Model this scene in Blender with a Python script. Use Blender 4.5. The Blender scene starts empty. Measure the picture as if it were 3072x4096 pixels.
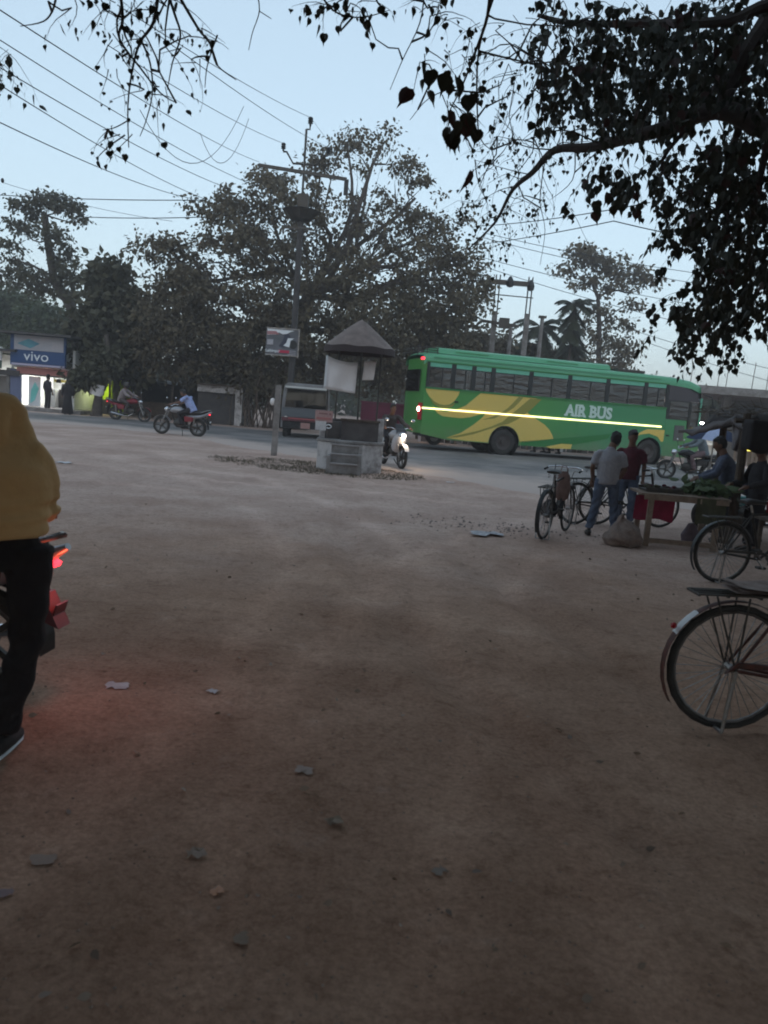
import bpy, bmesh, math, random
import numpy as np
from mathutils import Vector, Matrix, noise

random.seed(7)
rng = np.random.default_rng(11)
scn = bpy.context.scene
col = scn.collection
PI = math.pi

# ------------------------------------------------------------------ camera
FPX, CX, CY, CAMH = 3150.0, 1536.0, 2048.0, 1.75
ROLL = math.atan(.08)
PITCH = math.atan(438 * math.cos(ROLL) / FPX)
_f = np.array([0, math.cos(PITCH), -math.sin(PITCH)])
_r0 = np.array([1.0, 0, 0])
_u0 = np.cross(_r0, _f)
AR = math.cos(ROLL) * _r0 + math.sin(ROLL) * _u0
AU = -math.sin(ROLL) * _r0 + math.cos(ROLL) * _u0
CAMP = np.array([0, 0, CAMH])
cam_d = bpy.data.cameras.new('camera')
cam = bpy.data.objects.new('camera', cam_d)
col.objects.link(cam)
cam.matrix_world = Matrix(((AR[0], AU[0], -_f[0], 0), (AR[1], AU[1], -_f[1], 0), (AR[2], AU[2], -_f[2], CAMH), (0, 0, 0, 1)))
cam_d.sensor_fit = 'VERTICAL'
cam_d.sensor_height = 32
cam_d.lens = FPX / 4096 * 32
cam_d.clip_start = .05
cam_d.clip_end = 3000
cam_d.dof.use_dof = True
cam_d.dof.focus_distance = 17
cam_d.dof.aperture_fstop = 3.4
scn.camera = cam

# ------------------------------------------------------------------ light
SUN_EL, SUN_ROT = math.radians(20.0), math.radians(180)
world = bpy.data.worlds.new('World')
scn.world = world
world.use_nodes = True
wn, wl = world.node_tree.nodes, world.node_tree.links
wn.clear()
sky = wn.new('ShaderNodeTexSky')
sky.sky_type = 'NISHITA'
sky.sun_disc = False
sky.sun_elevation = SUN_EL
sky.sun_rotation = SUN_ROT
sky.air_density = 1.0
sky.dust_density = .3
sky.ozone_density = 6
bg = wn.new('ShaderNodeBackground')
bg.inputs['Strength'].default_value = .15
wo = wn.new('ShaderNodeOutputWorld')
sg_ = wn.new('ShaderNodeGamma')          # dusk: the whole sky evened out by twilight
sg_.inputs['Gamma'].default_value = .33
st_ = wn.new('ShaderNodeMix')
st_.data_type, st_.blend_type = 'RGBA', 'MULTIPLY'
st_.inputs[0].default_value = 1
st_.inputs[7].default_value = (.80, .81, .775, 1)
wl.new(sky.outputs[0], sg_.inputs['Color'])
wl.new(sg_.outputs[0], st_.inputs[6])
wl.new(st_.outputs[2], bg.inputs['Color'])
wl.new(bg.outputs[0], wo.inputs['Surface'])
sun_d = bpy.data.lights.new('sun', 'SUN')
sun_d.energy = .03
sun_d.angle = math.radians(40)
sun_d.color = (1, .86, .74)
sun = bpy.data.objects.new('sun', sun_d)
col.objects.link(sun)
_sd = Vector((math.sin(SUN_ROT) * math.cos(SUN_EL), math.cos(SUN_ROT) * math.cos(SUN_EL), math.sin(SUN_EL)))
sun.rotation_euler = _sd.to_track_quat('Z', 'Y').to_euler()
scn.view_settings.view_transform = 'Standard'
scn.view_settings.look = 'None'
scn.view_settings.gamma = 1
scn.view_settings.use_curve_mapping = False
scn.view_settings.exposure = 2.36
scn.cycles.filter_width = 1.9
scn.cycles.max_bounces = 6
scn.cycles.transparent_max_bounces = 12
scn.cycles.volume_bounces = 0
scn.cycles.use_denoising = True
scn.cycles.sample_clamp_indirect = 1.5


# ------------------------------------------------------------------ helpers: places
def zg(y):
    s = min(1, max(0, (y - 12) / 8))
    return .12 * s * s * (3 - 2 * s)


def ray(px, py):
    return (px - CX) / FPX * AR - (py - CY) / FPX * AU + _f


def at(px, py, Y):
    d = ray(px, py)
    return Vector(CAMP + d * (Y / d[1]))


def gp(px, py):
    d = ray(px, py)
    z = 0
    for _ in range(20):
        P = CAMP + d * ((z - CAMH) / d[2])
        z = zg(P[1])
    return Vector(P)


# ------------------------------------------------------------------ helpers: materials
def mat(name, c, rough=.7, metal=0.0, c2=None, scale=6.0, bump=0.0, bscale=30.0, spec=.4, emit=None, es=1.0, lo=.35, hi=.65, detail=5.0):
    m = bpy.data.materials.new(name)
    m.use_nodes = True
    nt = m.node_tree
    b = nt.nodes['Principled BSDF']
    b.inputs['Base Color'].default_value = (*c, 1)
    b.inputs['Roughness'].default_value = rough
    b.inputs['Metallic'].default_value = metal
    b.inputs['Specular IOR Level'].default_value = spec
    if emit:
        b.inputs['Emission Color'].default_value = (*emit, 1)
        b.inputs['Emission Strength'].default_value = es
    tc = nt.nodes.new('ShaderNodeTexCoord')
    if c2 is not None:
        n = nt.nodes.new('ShaderNodeTexNoise')
        n.inputs['Scale'].default_value = scale
        n.inputs['Detail'].default_value = detail
        n.inputs['Roughness'].default_value = .62
        r = nt.nodes.new('ShaderNodeValToRGB')
        r.color_ramp.elements[0].position = lo
        r.color_ramp.elements[1].position = hi
        r.color_ramp.elements[0].color = (*c, 1)
        r.color_ramp.elements[1].color = (*c2, 1)
        nt.links.new(tc.outputs['Object'], n.inputs['Vector'])
        nt.links.new(n.outputs['Fac'], r.inputs['Fac'])
        nt.links.new(r.outputs['Color'], b.inputs['Base Color'])
    if bump:
        n2 = nt.nodes.new('ShaderNodeTexNoise')
        n2.inputs['Scale'].default_value = bscale
        n2.inputs['Detail'].default_value = 6
        bp = nt.nodes.new('ShaderNodeBump')
        bp.inputs['Strength'].default_value = bump
        bp.inputs['Distance'].default_value = .02
        nt.links.new(tc.outputs['Object'], n2.inputs['Vector'])
        nt.links.new(n2.outputs['Fac'], bp.inputs['Height'])
        nt.links.new(bp.outputs['Normal'], b.inputs['Normal'])
    return m


def glass(name, tint=(.30, .30, .32), refl=.10, rough=.03, wav=.5, streak=False):
    m = bpy.data.materials.new(name)
    m.use_nodes = True
    nt = m.node_tree
    nt.nodes.clear()
    o = nt.nodes.new('ShaderNodeOutputMaterial')
    mx = nt.nodes.new('ShaderNodeMixShader')
    t = nt.nodes.new('ShaderNodeBsdfTransparent')
    t.inputs['Color'].default_value = (*tint, 1)
    g = nt.nodes.new('ShaderNodeBsdfGlossy')
    g.inputs['Roughness'].default_value = rough
    g.inputs['Color'].default_value = (.9, .9, .92, 1)
    fr = nt.nodes.new('ShaderNodeLayerWeight')
    fr.inputs['Blend'].default_value = .25
    ad = nt.nodes.new('ShaderNodeMath')
    ad.operation = 'ADD'
    ad.inputs[1].default_value = refl
    ad.use_clamp = True
    n = nt.nodes.new('ShaderNodeTexNoise')
    n.inputs['Scale'].default_value = 1.5
    if streak:
        tc = nt.nodes.new('ShaderNodeTexCoord')
        mp = nt.nodes.new('ShaderNodeMapping')
        mp.inputs['Scale'].default_value = (.9, .9, 3.2)
        n.inputs['Detail'].default_value = 4
        nt.links.new(tc.outputs['Object'], mp.inputs['Vector'])
        nt.links.new(mp.outputs['Vector'], n.inputs['Vector'])
    bp = nt.nodes.new('ShaderNodeBump')
    bp.inputs['Strength'].default_value = wav
    bp.inputs['Distance'].default_value = .05
    nt.links.new(n.outputs['Fac'], bp.inputs['Height'])
    nt.links.new(bp.outputs['Normal'], g.inputs['Normal'])
    nt.links.new(fr.outputs['Fresnel'], ad.inputs[0])
    nt.links.new(ad.outputs[0], mx.inputs['Fac'])
    nt.links.new(t.outputs[0], mx.inputs[1])
    nt.links.new(g.outputs[0], mx.inputs[2])
    nt.links.new(mx.outputs[0], o.inputs['Surface'])
    return m


def emis(name, c, s):
    m = bpy.data.materials.new(name)
    m.use_nodes = True
    b = m.node_tree.nodes['Principled BSDF']
    b.inputs['Base Color'].default_value = (*[min(.8, x) for x in c], 1)
    b.inputs['Emission Color'].default_value = (*c, 1)
    b.inputs['Emission Strength'].default_value = s
    return m


def leafmat(name, c, c2, trans=.25):
    m = bpy.data.materials.new(name)
    m.use_nodes = True
    nt = m.node_tree
    b = nt.nodes['Principled BSDF']
    b.inputs['Roughness'].default_value = .55
    b.inputs['Specular IOR Level'].default_value = .25
    g = nt.nodes.new('ShaderNodeNewGeometry')
    r = nt.nodes.new('ShaderNodeValToRGB')
    r.color_ramp.elements[0].color = (*c, 1)
    r.color_ramp.elements[1].color = (*c2, 1)
    nt.links.new(g.outputs['Random Per Island'], r.inputs['Fac'])
    nt.links.new(r.outputs['Color'], b.inputs['Base Color'])
    t = nt.nodes.new('ShaderNodeBsdfTranslucent')
    nt.links.new(r.outputs['Color'], t.inputs['Color'])
    mx = nt.nodes.new('ShaderNodeMixShader')
    mx.inputs['Fac'].default_value = trans
    o = nt.nodes['Material Output']
    nt.links.new(b.outputs[0], mx.inputs[1])
    nt.links.new(t.outputs[0], mx.inputs[2])
    nt.links.new(mx.outputs[0], o.inputs['Surface'])
    return m


# ------------------------------------------------------------------ helpers: meshes
def perp(d):
    d = Vector(d).normalized()
    a = Vector((0, 0, 1)) if abs(d.z) < .9 else Vector((1, 0, 0))
    x = d.cross(a).normalized()
    return x, d.cross(x).normalized()


class MB:
    def __init__(s):
        s.v, s.f, s.m = [], [], []

    def add(s, vs, fs, mi=0):
        k = len(s.v)
        s.v += [tuple(v) for v in vs]
        s.f += [tuple(i + k for i in f) for f in fs]
        s.m += [mi] * len(fs)
        return s

    def box(s, c, d, R=None, mi=0):
        c = Vector(c)
        vs = []
        for x in (-.5, .5):
            for y in (-.5, .5):
                for z in (-.5, .5):
                    p = Vector((x * d[0], y * d[1], z * d[2]))
                    vs.append(c + (R @ p if R else p))
        return s.add(vs, [(0, 1, 3, 2), (4, 6, 7, 5), (0, 4, 5, 1), (2, 3, 7, 6), (0, 2, 6, 4), (1, 5, 7, 3)], mi)

    def bar(s, p, q, w, h=None, up=None, mi=0):
        p, q = Vector(p), Vector(q)
        h = h or w
        d = (q - p)
        L = d.length
        d.normalize()
        if up is None:
            up = Vector((0, 0, 1)) if abs(d.z) < .95 else Vector((0, 1, 0))
        sx = d.cross(Vector(up)).normalized()
        uz = sx.cross(d)
        R = Matrix((d, sx, uz)).transposed()
        return s.box((p + q) / 2, (L, w, h), R, mi)

    def tube(s, pts, r, n=7, cap=True, mi=0, closed=False):
        pts = [Vector(p) for p in pts]
        N = len(pts)
        rs = [r] * N if isinstance(r, (int, float)) else list(r)
        vs, fs = [], []
        x = None
        for i, p in enumerate(pts):
            if closed:
                t = pts[(i + 1) % N] - pts[i - 1]
            else:
                t = pts[min(i + 1, N - 1)] - pts[max(i - 1, 0)]
            if t.length < 1e-9:
                t = Vector((0, 0, 1))
            t.normalize()
            if x is None:
                x, y = perp(t)
            else:
                x = (x - t * x.dot(t))
                if x.length < 1e-6:
                    x, _ = perp(t)
                x.normalize()
                y = t.cross(x)
            for k in range(n):
                a = 2 * PI * k / n
                vs.append(p + (x * math.cos(a) + y * math.sin(a)) * rs[i])
        R = N if closed else N - 1
        for i in range(R):
            j = (i + 1) % N
            for k in range(n):
                k2 = (k + 1) % n
                fs.append((i * n + k, i * n + k2, j * n + k2, j * n + k))
        if cap and not closed:
            fs.append(tuple(range(n - 1, -1, -1)))
            fs.append(tuple((N - 1) * n + k for k in range(n)))
        return s.add(vs, fs, mi)

    def loft(s, rings, right=(1, 0, 0), n=14, mi=0):
        """rings: (centre, rx, ry[, tilt dir]) ellipse rings stacked along the path, capped with domes"""
        N = len(rings)
        cs = [Vector(r[0]) for r in rings]
        right = Vector(right)
        vs, fs = [], []
        for i, rg in enumerate(rings):
            t = (cs[min(i + 1, N - 1)] - cs[max(i - 1, 0)]).normalized()
            y = t.cross(right)
            if y.length < 1e-4:
                y = t.cross(Vector((0, 1, 0)))
            y.normalize()
            x = y.cross(t).normalized()
            for k in range(n):
                a = 2 * PI * k / n
                vs.append(cs[i] + x * (math.cos(a) * rg[1]) + y * (math.sin(a) * rg[2]))
        for i in range(N - 1):
            for k in range(n):
                k2 = (k + 1) % n
                fs.append((i * n + k, i * n + k2, (i + 1) * n + k2, (i + 1) * n + k))
        fs.append(tuple(range(n - 1, -1, -1)))
        fs.append(tuple((N - 1) * n + k for k in range(n)))
        return s.add(vs, fs, mi)

    def ball(s, c, r, n=10, m=7, mi=0, R=None):
        c = Vector(c)
        if isinstance(r, (int, float)):
            r = (r, r, r)
        vs, fs = [], []

        def P(x, y, z):
            p = Vector((x * r[0], y * r[1], z * r[2]))
            return c + (R @ p if R else p)
        vs.append(P(0, 0, -1))
        for j in range(1, m):
            b = -PI / 2 + PI * j / m
            for k in range(n):
                a = 2 * PI * k / n
                vs.append(P(math.cos(a) * math.cos(b), math.sin(a) * math.cos(b), math.sin(b)))
        vs.append(P(0, 0, 1))
        for k in range(n):
            fs.append((0, 1 + (k + 1) % n, 1 + k))
        for j in range(m - 2):
            for k in range(n):
                k2 = (k + 1) % n
                fs.append((1 + j * n + k, 1 + j * n + k2, 1 + (j + 1) * n + k2, 1 + (j + 1) * n + k))
        e = len(vs) - 1
        for k in range(n):
            fs.append((e, 1 + (m - 2) * n + k, 1 + (m - 2) * n + (k + 1) % n))
        return s.add(vs, fs, mi)

    def lathe(s, prof, n=24, o=(0, 0, 0), M=None, mi=0):
        """profile of (r, h); axis +Z unless M (3x3) turns it"""
        o = Vector(o)
        vs, fs = [], []
        for r, h in prof:
            for k in range(n):
                a = 2 * PI * k / n
                p = Vector((r * math.cos(a), r * math.sin(a), h))
                vs.append(o + (M @ p if M else p))
        for i in range(len(prof) - 1):
            for k in range(n):
                k2 = (k + 1) % n
                fs.append((i * n + k, i * n + k2, (i + 1) * n + k2, (i + 1) * n + k))
        return s.add(vs, fs, mi)

    def prism(s, poly, t0, t1, fn, mi=0, sides=True):
        """2D polygon extruded from t0 to t1; fn(a, b, t) gives the 3D point"""
        n = len(poly)
        vs = [fn(a, b, t0) for a, b in poly] + [fn(a, b, t1) for a, b in poly]
        fs = [tuple(range(n)), tuple(range(2 * n - 1, n - 1, -1))]
        if sides:
            for i in range(n):
                j = (i + 1) % n
                fs.append((i, i + n, j + n, j))
        return s.add(vs, fs, mi)

    def grid(s, P, mi=0):
        a, b = len(P), len(P[0])
        vs = [p for row in P for p in row]
        fs = [(i * b + j, i * b + j + 1, (i + 1) * b + j + 1, (i + 1) * b + j) for i in range(a - 1) for j in range(b - 1)]
        return s.add(vs, fs, mi)

    def mesh(s, name, mats, smooth=False):
        me = bpy.data.meshes.new(name)
        me.from_pydata(s.v, [], s.f)
        for m in (mats if isinstance(mats, (list, tuple)) else [mats]):
            me.materials.append(m)
        if any(s.m):
            me.polygons.foreach_set('material_index', s.m)
        bm = bmesh.new()
        bm.from_mesh(me)
        bmesh.ops.recalc_face_normals(bm, faces=bm.faces)
        bm.to_mesh(me)
        bm.free()
        if smooth:
            me.polygons.foreach_set('use_smooth', [True] * len(me.polygons))
            me.set_sharp_from_angle(angle=math.radians(40 if smooth is True else smooth))
        me.update()
        return me

    def build(s, name, mats, parent=None, smooth=False, bevel=0, kind=None, label=None):
        o = bpy.data.objects.new(name, s.mesh(name, mats, smooth))
        col.objects.link(o)
        if parent:
            o.parent = parent
        if bevel:
            b = o.modifiers.new('bevel', 'BEVEL')
            b.width = bevel
            b.segments = 2
            b.limit_method = 'ANGLE'
        if kind:
            o['kind'] = kind
        if label:
            o['label'] = label
        return o


def thing(name, label, cat, loc=(0, 0, 0), rz=0, group=None):
    o = bpy.data.objects.new(name, None)
    o.empty_display_size = .2
    col.objects.link(o)
    o.location = loc
    o.rotation_euler = (0, 0, rz)
    o['label'] = label
    o['category'] = cat
    if group:
        o['group'] = group
    return o


def tag(o, label, cat, group=None, kind=None):
    o['label'] = label
    o['category'] = cat
    if group:
        o['group'] = group
    if kind:
        o['kind'] = kind
    return o


def copy_tree(o, parent=None):
    c = o.copy()
    col.objects.link(c)
    c.parent = parent
    for ch in o.children:
        copy_tree(ch, c)
    return c


def np_mesh(name, V, nper, mats, smooth=False, parent=None, kind=None, midx=None):
    """V: (n,3) verts; nper: list of polygon corner counts, corners are consecutive verts"""
    me = bpy.data.meshes.new(name)
    V = np.asarray(V, dtype=np.float32)
    nper = np.asarray(nper, dtype=np.int32)
    me.vertices.add(len(V))
    me.vertices.foreach_set('co', V.ravel())
    me.loops.add(int(nper.sum()))
    me.loops.foreach_set('vertex_index', np.arange(int(nper.sum()), dtype=np.int32))
    me.polygons.add(len(nper))
    me.polygons.foreach_set('loop_start', np.concatenate([[0], np.cumsum(nper)[:-1]]).astype(np.int32))
    me.update(calc_edges=True)
    for m in (mats if isinstance(mats, (list, tuple)) else [mats]):
        me.materials.append(m)
    if midx is not None:
        me.polygons.foreach_set('material_index', np.asarray(midx, dtype=np.int32))
    o = bpy.data.objects.new(name, me)
    col.objects.link(o)
    if parent:
        o.parent = parent
    if kind:
        o['kind'] = kind
    return o


KITE = np.array([(0, 0, 0), (.32, .42, .05), (0, 1, -.08), (-.32, .42, .05)])
OVAL = np.array([(0, 0, 0), (.24, .22, .03), (.27, .55, .04), (0, 1, -.10), (-.27, .55, .04), (-.24, .22, .03)])
# peepal leaf, two halves folded along the midrib, with a drawn-out tip
HEART = np.array([(0, 0, 0), (.20, -.05, .03), (.40, .12, .08), (.41, .34, .09), (.25, .58, .05), (.07, .76, .01), (0, 1.08, -.06),
                  (0, 0, 0), (0, 1.08, -.06), (-.07, .76, .01), (-.25, .58, .05), (-.41, .34, .09), (-.40, .12, .08), (-.20, -.05, .03)])


def leaf_verts(P, T, S, tmpl, spin=None):
    """P base points, T tip directions, S lengths -> stacked template verts"""
    n = len(P)
    T = T / np.maximum(np.linalg.norm(T, axis=1, keepdims=True), 1e-6)
    A = rng.normal(size=(n, 3))
    X = np.cross(T, A)
    X /= np.maximum(np.linalg.norm(X, axis=1, keepdims=True), 1e-6)
    Z = np.cross(X, T)
    V = P[:, None, :] + S[:, None, None] * (tmpl[None, :, 0, None] * X[:, None, :] + tmpl[None, :, 1, None] * T[:, None, :] + tmpl[None, :, 2, None] * Z[:, None, :])
    return V.reshape(-1, 3)


def remesh_obj(mb, name, mats, voxel, parent, smooth_it=4, disp=None):
    """join closed shapes into one continuous skin"""
    o = bpy.data.objects.new('tmp', mb.mesh('tmp', mats))
    col.objects.link(o)
    r = o.modifiers.new('r', 'REMESH')
    r.mode = 'VOXEL'
    r.voxel_size = voxel
    if smooth_it:
        sm = o.modifiers.new('s', 'SMOOTH')
        sm.factor = .5
        sm.iterations = smooth_it
    dg = bpy.context.evaluated_depsgraph_get()
    me = bpy.data.meshes.new_from_object(o.evaluated_get(dg))
    old = o.data
    bpy.data.objects.remove(o)
    bpy.data.meshes.remove(old)
    me.name = name
    if disp:
        for v in me.vertices:
            v.co += disp(v.co, v.normal)
    me.polygons.foreach_set('use_smooth', [True] * len(me.polygons))
    if not me.materials:
        for m in (mats if isinstance(mats, (list, tuple)) else [mats]):
            me.materials.append(m)
    me.update()
    ob = bpy.data.objects.new(name, me)
    col.objects.link(ob)
    ob.parent = parent
    return ob


def text_mesh(body, name, m, parent, size, extrude, M, offset=0.0, shear=0):
    cu = bpy.data.curves.new('t', 'FONT')
    cu.body = body
    cu.size = size
    cu.extrude = extrude
    cu.offset = offset
    cu.shear = shear
    cu.resolution_u = 3
    o = bpy.data.objects.new('t', cu)
    col.objects.link(o)
    dg = bpy.context.evaluated_depsgraph_get()
    me = bpy.data.meshes.new_from_object(o.evaluated_get(dg))
    bpy.data.objects.remove(o)
    me.transform(M)
    me.materials.clear()
    me.materials.append(m)
    ob = bpy.data.objects.new(name, me)
    col.objects.link(ob)
    ob.parent = parent
    return ob


# ------------------------------------------------------------------ shared materials
M = {}
M['rubber'] = mat('rubber', (.018, .017, .017), .85, c2=(.05, .045, .04), scale=9)
M['black'] = mat('black_paint', (.012, .012, .013), .45)
M['darkmetal'] = mat('dark_metal', (.05, .05, .052), .5, .6, c2=(.09, .075, .06), scale=20)
M['chrome'] = mat('chrome', (.62, .62, .64), .22, 1.0)
M['steel'] = mat('dull_steel', (.32, .32, .33), .4, .9, c2=(.22, .18, .15), scale=18)
M['rust'] = mat('rusty_paint', (.12, .035, .025), .6, .2, c2=(.05, .022, .016), scale=25, bump=.2)
M['leather'] = mat('saddle_leather', (.02, .016, .014), .55, c2=(.045, .035, .03), scale=14)
M['wood'] = mat('old_wood', (.20, .14, .10), .8, c2=(.30, .22, .17), scale=8, bump=.4, bscale=20)
M['wood_dark'] = mat('dark_wood', (.06, .042, .032), .85, c2=(.11, .08, .06), scale=9, bump=.4)
M['concrete'] = mat('stained_concrete', (.30, .28, .27), .9, c2=(.16, .14, .13), scale=3.2, bump=.5, bscale=25)
M['plaster'] = mat('whitewashed_plaster', (.50, .47, .46), .9, c2=(.17, .14, .13), scale=4.5, bump=.4, bscale=18, lo=.42, hi=.7)
M['bark'] = mat('grey_bark', (.055, .043, .036), .95, c2=(.10, .082, .07), scale=6, bump=.9, bscale=14)
M['paper'] = mat('paper', (.62, .60, .60), .9, c2=(.50, .48, .48), scale=9)
M['cloth_white'] = mat('white_cloth', (.84, .80, .79), .9, c2=(.76, .72, .71), scale=3, bump=.3, bscale=5)
M['skin'] = mat('brown_skin', (.17, .085, .055), .6, c2=(.14, .07, .045), scale=10)
M['hair'] = mat('black_hair', (.012, .010, .010), .6, c2=(.03, .026, .025), scale=60, bump=.5, bscale=90)
M['red_lens'] = mat('red_lens', (.35, .01, .015), .2)
M['red_lit'] = emis('lit_red_lamp', (1, .03, .05), .7)
M['white_lit'] = emis('lit_headlamp', (1, .86, .66), 6)
M['dark_glass'] = glass('dark_glass', (.06, .06, .07), .03, .05, .05)

# ================================================================== ground and road
def vnoise(x, y, seed=0):
    def h(i, j):
        a = np.sin(i * 127.1 + j * 311.7 + seed * 74.7) * 43758.5453
        return a - np.floor(a)
    xi, yi = np.floor(x), np.floor(y)
    u, v = x - xi, y - yi
    u, v = u * u * (3 - 2 * u), v * v * (3 - 2 * v)
    return (h(xi, yi) * (1 - u) + h(xi + 1, yi) * u) * (1 - v) + (h(xi, yi + 1) * (1 - u) + h(xi + 1, yi + 1) * u) * v - .5


def fbm(x, y, sc, octv=4, seed=0):
    r = 0
    a = 1.0
    for k in range(octv):
        r = r + a * vnoise(x / sc, y / sc, seed + k)
        sc *= .5
        a *= .55
    return r


def zgv(y):
    s = np.clip((y - 12) / 8, 0, 1)
    return .12 * s * s * (3 - 2 * s)


def relief(X, Y):
    near = 1 - np.clip((Y - 9) / 8, 0, 1) * .8
    far = 1 - np.clip((np.hypot(X, Y) - 60) / 100, 0, 1)
    z = (fbm(X, Y, 2.2, 3, 1) * .030 + fbm(X, Y, .42, 4, 5) * .026) * near * far
    # shallow wheel ruts that sweep in from the road
    for off, ph in ((0, 0), (1.5, 0), (4.2, .7), (5.6, .7)):
        path = -5.2 + off + (Y - 6) * .18 + ((Y - 16) / 9.0) ** 2 * (1.1 + ph) - 1
        d = np.abs(X - path)
        z -= .034 * np.exp(-(d / .17) ** 2) * near * (Y > 3)
        z += .016 * np.exp(-((d - .27) / .10) ** 2) * near * (Y > 3)
    return z - .012 * tracks(X, Y)


def tracks(X, Y):
    t = 0 * X
    for cx, cy, r, x0, x1 in ((-1, 27, 12.4, -12, .5), (-1, 27, 13.9, -12, .5), (6, 35, 19.6, -12, 3), (6, 35, 21.1, -12, 3), (-16, 6, 15.2, -9, 2), (-16, 6, 16.7, -9, 2), (14, 4, 13.2, -2, 6), (14, 4, 14.6, -2, 6)):
        d = np.abs(np.hypot(X - cx, Y - cy) - r + fbm(X, Y, 3.0, 2, 40) * .35)
        t = np.maximum(t, np.exp(-(d / .16) ** 2) * np.clip((X - x0) / 2, 0, 1) * np.clip((x1 - X) / 2, 0, 1) * (Y > 1.5))
    return t * np.clip(.75 + fbm(X, Y, 1.3, 3, 50), 0, 1)


def ground_material():
    m = bpy.data.materials.new('dry_earth')
    m.use_nodes = True
    nt = m.node_tree
    L = nt.links
    b = nt.nodes['Principled BSDF']
    b.inputs['Roughness'].default_value = .95
    b.inputs['Specular IOR Level'].default_value = .1
    tc = nt.nodes.new('ShaderNodeTexCoord')

    def noise_n(sc, det=6, rough=.6):
        n = nt.nodes.new('ShaderNodeTexNoise')
        n.inputs['Scale'].default_value = sc
        n.inputs['Detail'].default_value = det
        n.inputs['Roughness'].default_value = rough
        L.new(tc.outputs['Object'], n.inputs['Vector'])
        return n

    def ramp(src, p0, c0, p1, c1):
        r = nt.nodes.new('ShaderNodeValToRGB')
        r.color_ramp.elements[0].position, r.color_ramp.elements[1].position = p0, p1
        r.color_ramp.elements[0].color, r.color_ramp.elements[1].color = (*c0, 1), (*c1, 1)
        L.new(src, r.inputs['Fac'])
        return r

    def mix(kind, f, a, bb):
        x = nt.nodes.new('ShaderNodeMix')
        x.data_type = 'RGBA'
        x.blend_type = kind
        if isinstance(f, float):
            x.inputs[0].default_value = f
        else:
            L.new(f, x.inputs[0])
        L.new(a, x.inputs[6])
        L.new(bb, x.inputs[7])
        return x.outputs[2]
    brown = ramp(noise_n(.9, 8).outputs['Fac'], .36, (.36, .213, .143), .66, (.54, .345, .243))
    dust = ramp(noise_n(.7, 7).outputs['Fac'], .36, (.43, .30, .245), .66, (.58, .43, .36))
    sx = nt.nodes.new('ShaderNodeSeparateXYZ')
    L.new(tc.outputs['Object'], sx.inputs[0])
    # trodden brown soil under the tree gives way to pale road dust further out
    n = noise_n(.35, 4)
    ma = nt.nodes.new('ShaderNodeMath')
    ma.operation = 'MULTIPLY_ADD'
    ma.inputs[1].default_value = 7.0
    L.new(n.outputs['Fac'], ma.inputs[0])
    L.new(sx.outputs['Y'], ma.inputs[2])
    mr = nt.nodes.new('ShaderNodeMapRange')
    mr.interpolation_type = 'SMOOTHSTEP'
    mr.inputs['From Min'].default_value = 8.0
    mr.inputs['From Max'].default_value = 17.0
    L.new(ma.outputs[0], mr.inputs['Value'])
    c = mix('MIX', mr.outputs['Result'], brown.outputs['Color'], dust.outputs['Color'])
    spots = ramp(noise_n(9, 6, .75).outputs['Fac'], .30, (.55, .50, .47), .50, (1, 1, 1))
    c = mix('MULTIPLY', .7, c, spots.outputs['Color'])
    grit = ramp(noise_n(38, 4, .75).outputs['Fac'], .34, (.68, .66, .65), .62, (1.1, 1.1, 1.1))
    c = mix('MULTIPLY', .8, c, grit.outputs['Color'])
    ta = nt.nodes.new('ShaderNodeAttribute')
    ta.attribute_name = 'track'
    trk = ramp(ta.outputs['Fac'], 0, (1, 1, 1), 1, (1.22, 1.22, 1.23))
    c = mix('MULTIPLY', 1.0, c, trk.outputs['Color'])
    pale = ramp(noise_n(2.3, 6, .7).outputs['Fac'], .60, (0, 0, 0), .74, (.09, .085, .08))
    c = mix('ADD', 1.0, c, pale.outputs['Color'])
    L.new(c, b.inputs['Base Color'])
    bp = nt.nodes.new('ShaderNodeBump')
    bp.inputs['Strength'].default_value = .7
    bp.inputs['Distance'].default_value = .025
    bn = noise_n(16, 8, .7)
    L.new(bn.outputs['Fac'], bp.inputs['Height'])
    L.new(bp.outputs['Normal'], b.inputs['Normal'])
    return m


def axis_pts(a, b, n, k):
    t = np.linspace(-1 if a < 0 else 0, 1, n)
    s = np.sinh(t * k) / math.sinh(k)
    return s * b


gx = np.sinh(np.linspace(-1, 1, 300) * 6.2) / math.sinh(6.2) * 420
gy = np.concatenate([-np.geomspace(120, .5, 30), np.linspace(0, 14, 210)[1:], 14 + np.geomspace(.12, 420, 100)])
GX, GY = np.meshgrid(gx, gy)
GZ = zgv(GY) + relief(GX, GY)
na, nb = GX.shape
gv = np.stack([GX, GY, GZ], -1).reshape(-1, 3)
gi = np.arange(na * nb).reshape(na, nb)
gf = np.stack([gi[:-1, :-1], gi[:-1, 1:], gi[1:, 1:], gi[1:, :-1]], -1).reshape(-1, 4)
gme = bpy.data.meshes.new('ground')
gme.from_pydata(gv.tolist(), [], gf.tolist())
gme.materials.append(ground_material())
gme.polygons.foreach_set('use_smooth', [True] * len(gme.polygons))
ground = bpy.data.objects.new('ground', gme)
col.objects.link(ground)
ground['kind'] = 'structure'
ga = gme.color_attributes.new('track', 'FLOAT_COLOR', 'POINT')
gtv = np.ones((na * nb, 4), dtype=np.float32)
gtv[:, :3] = tracks(GX, GY).reshape(-1, 1)
ga.data.foreach_set('color', gtv.ravel())

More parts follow.
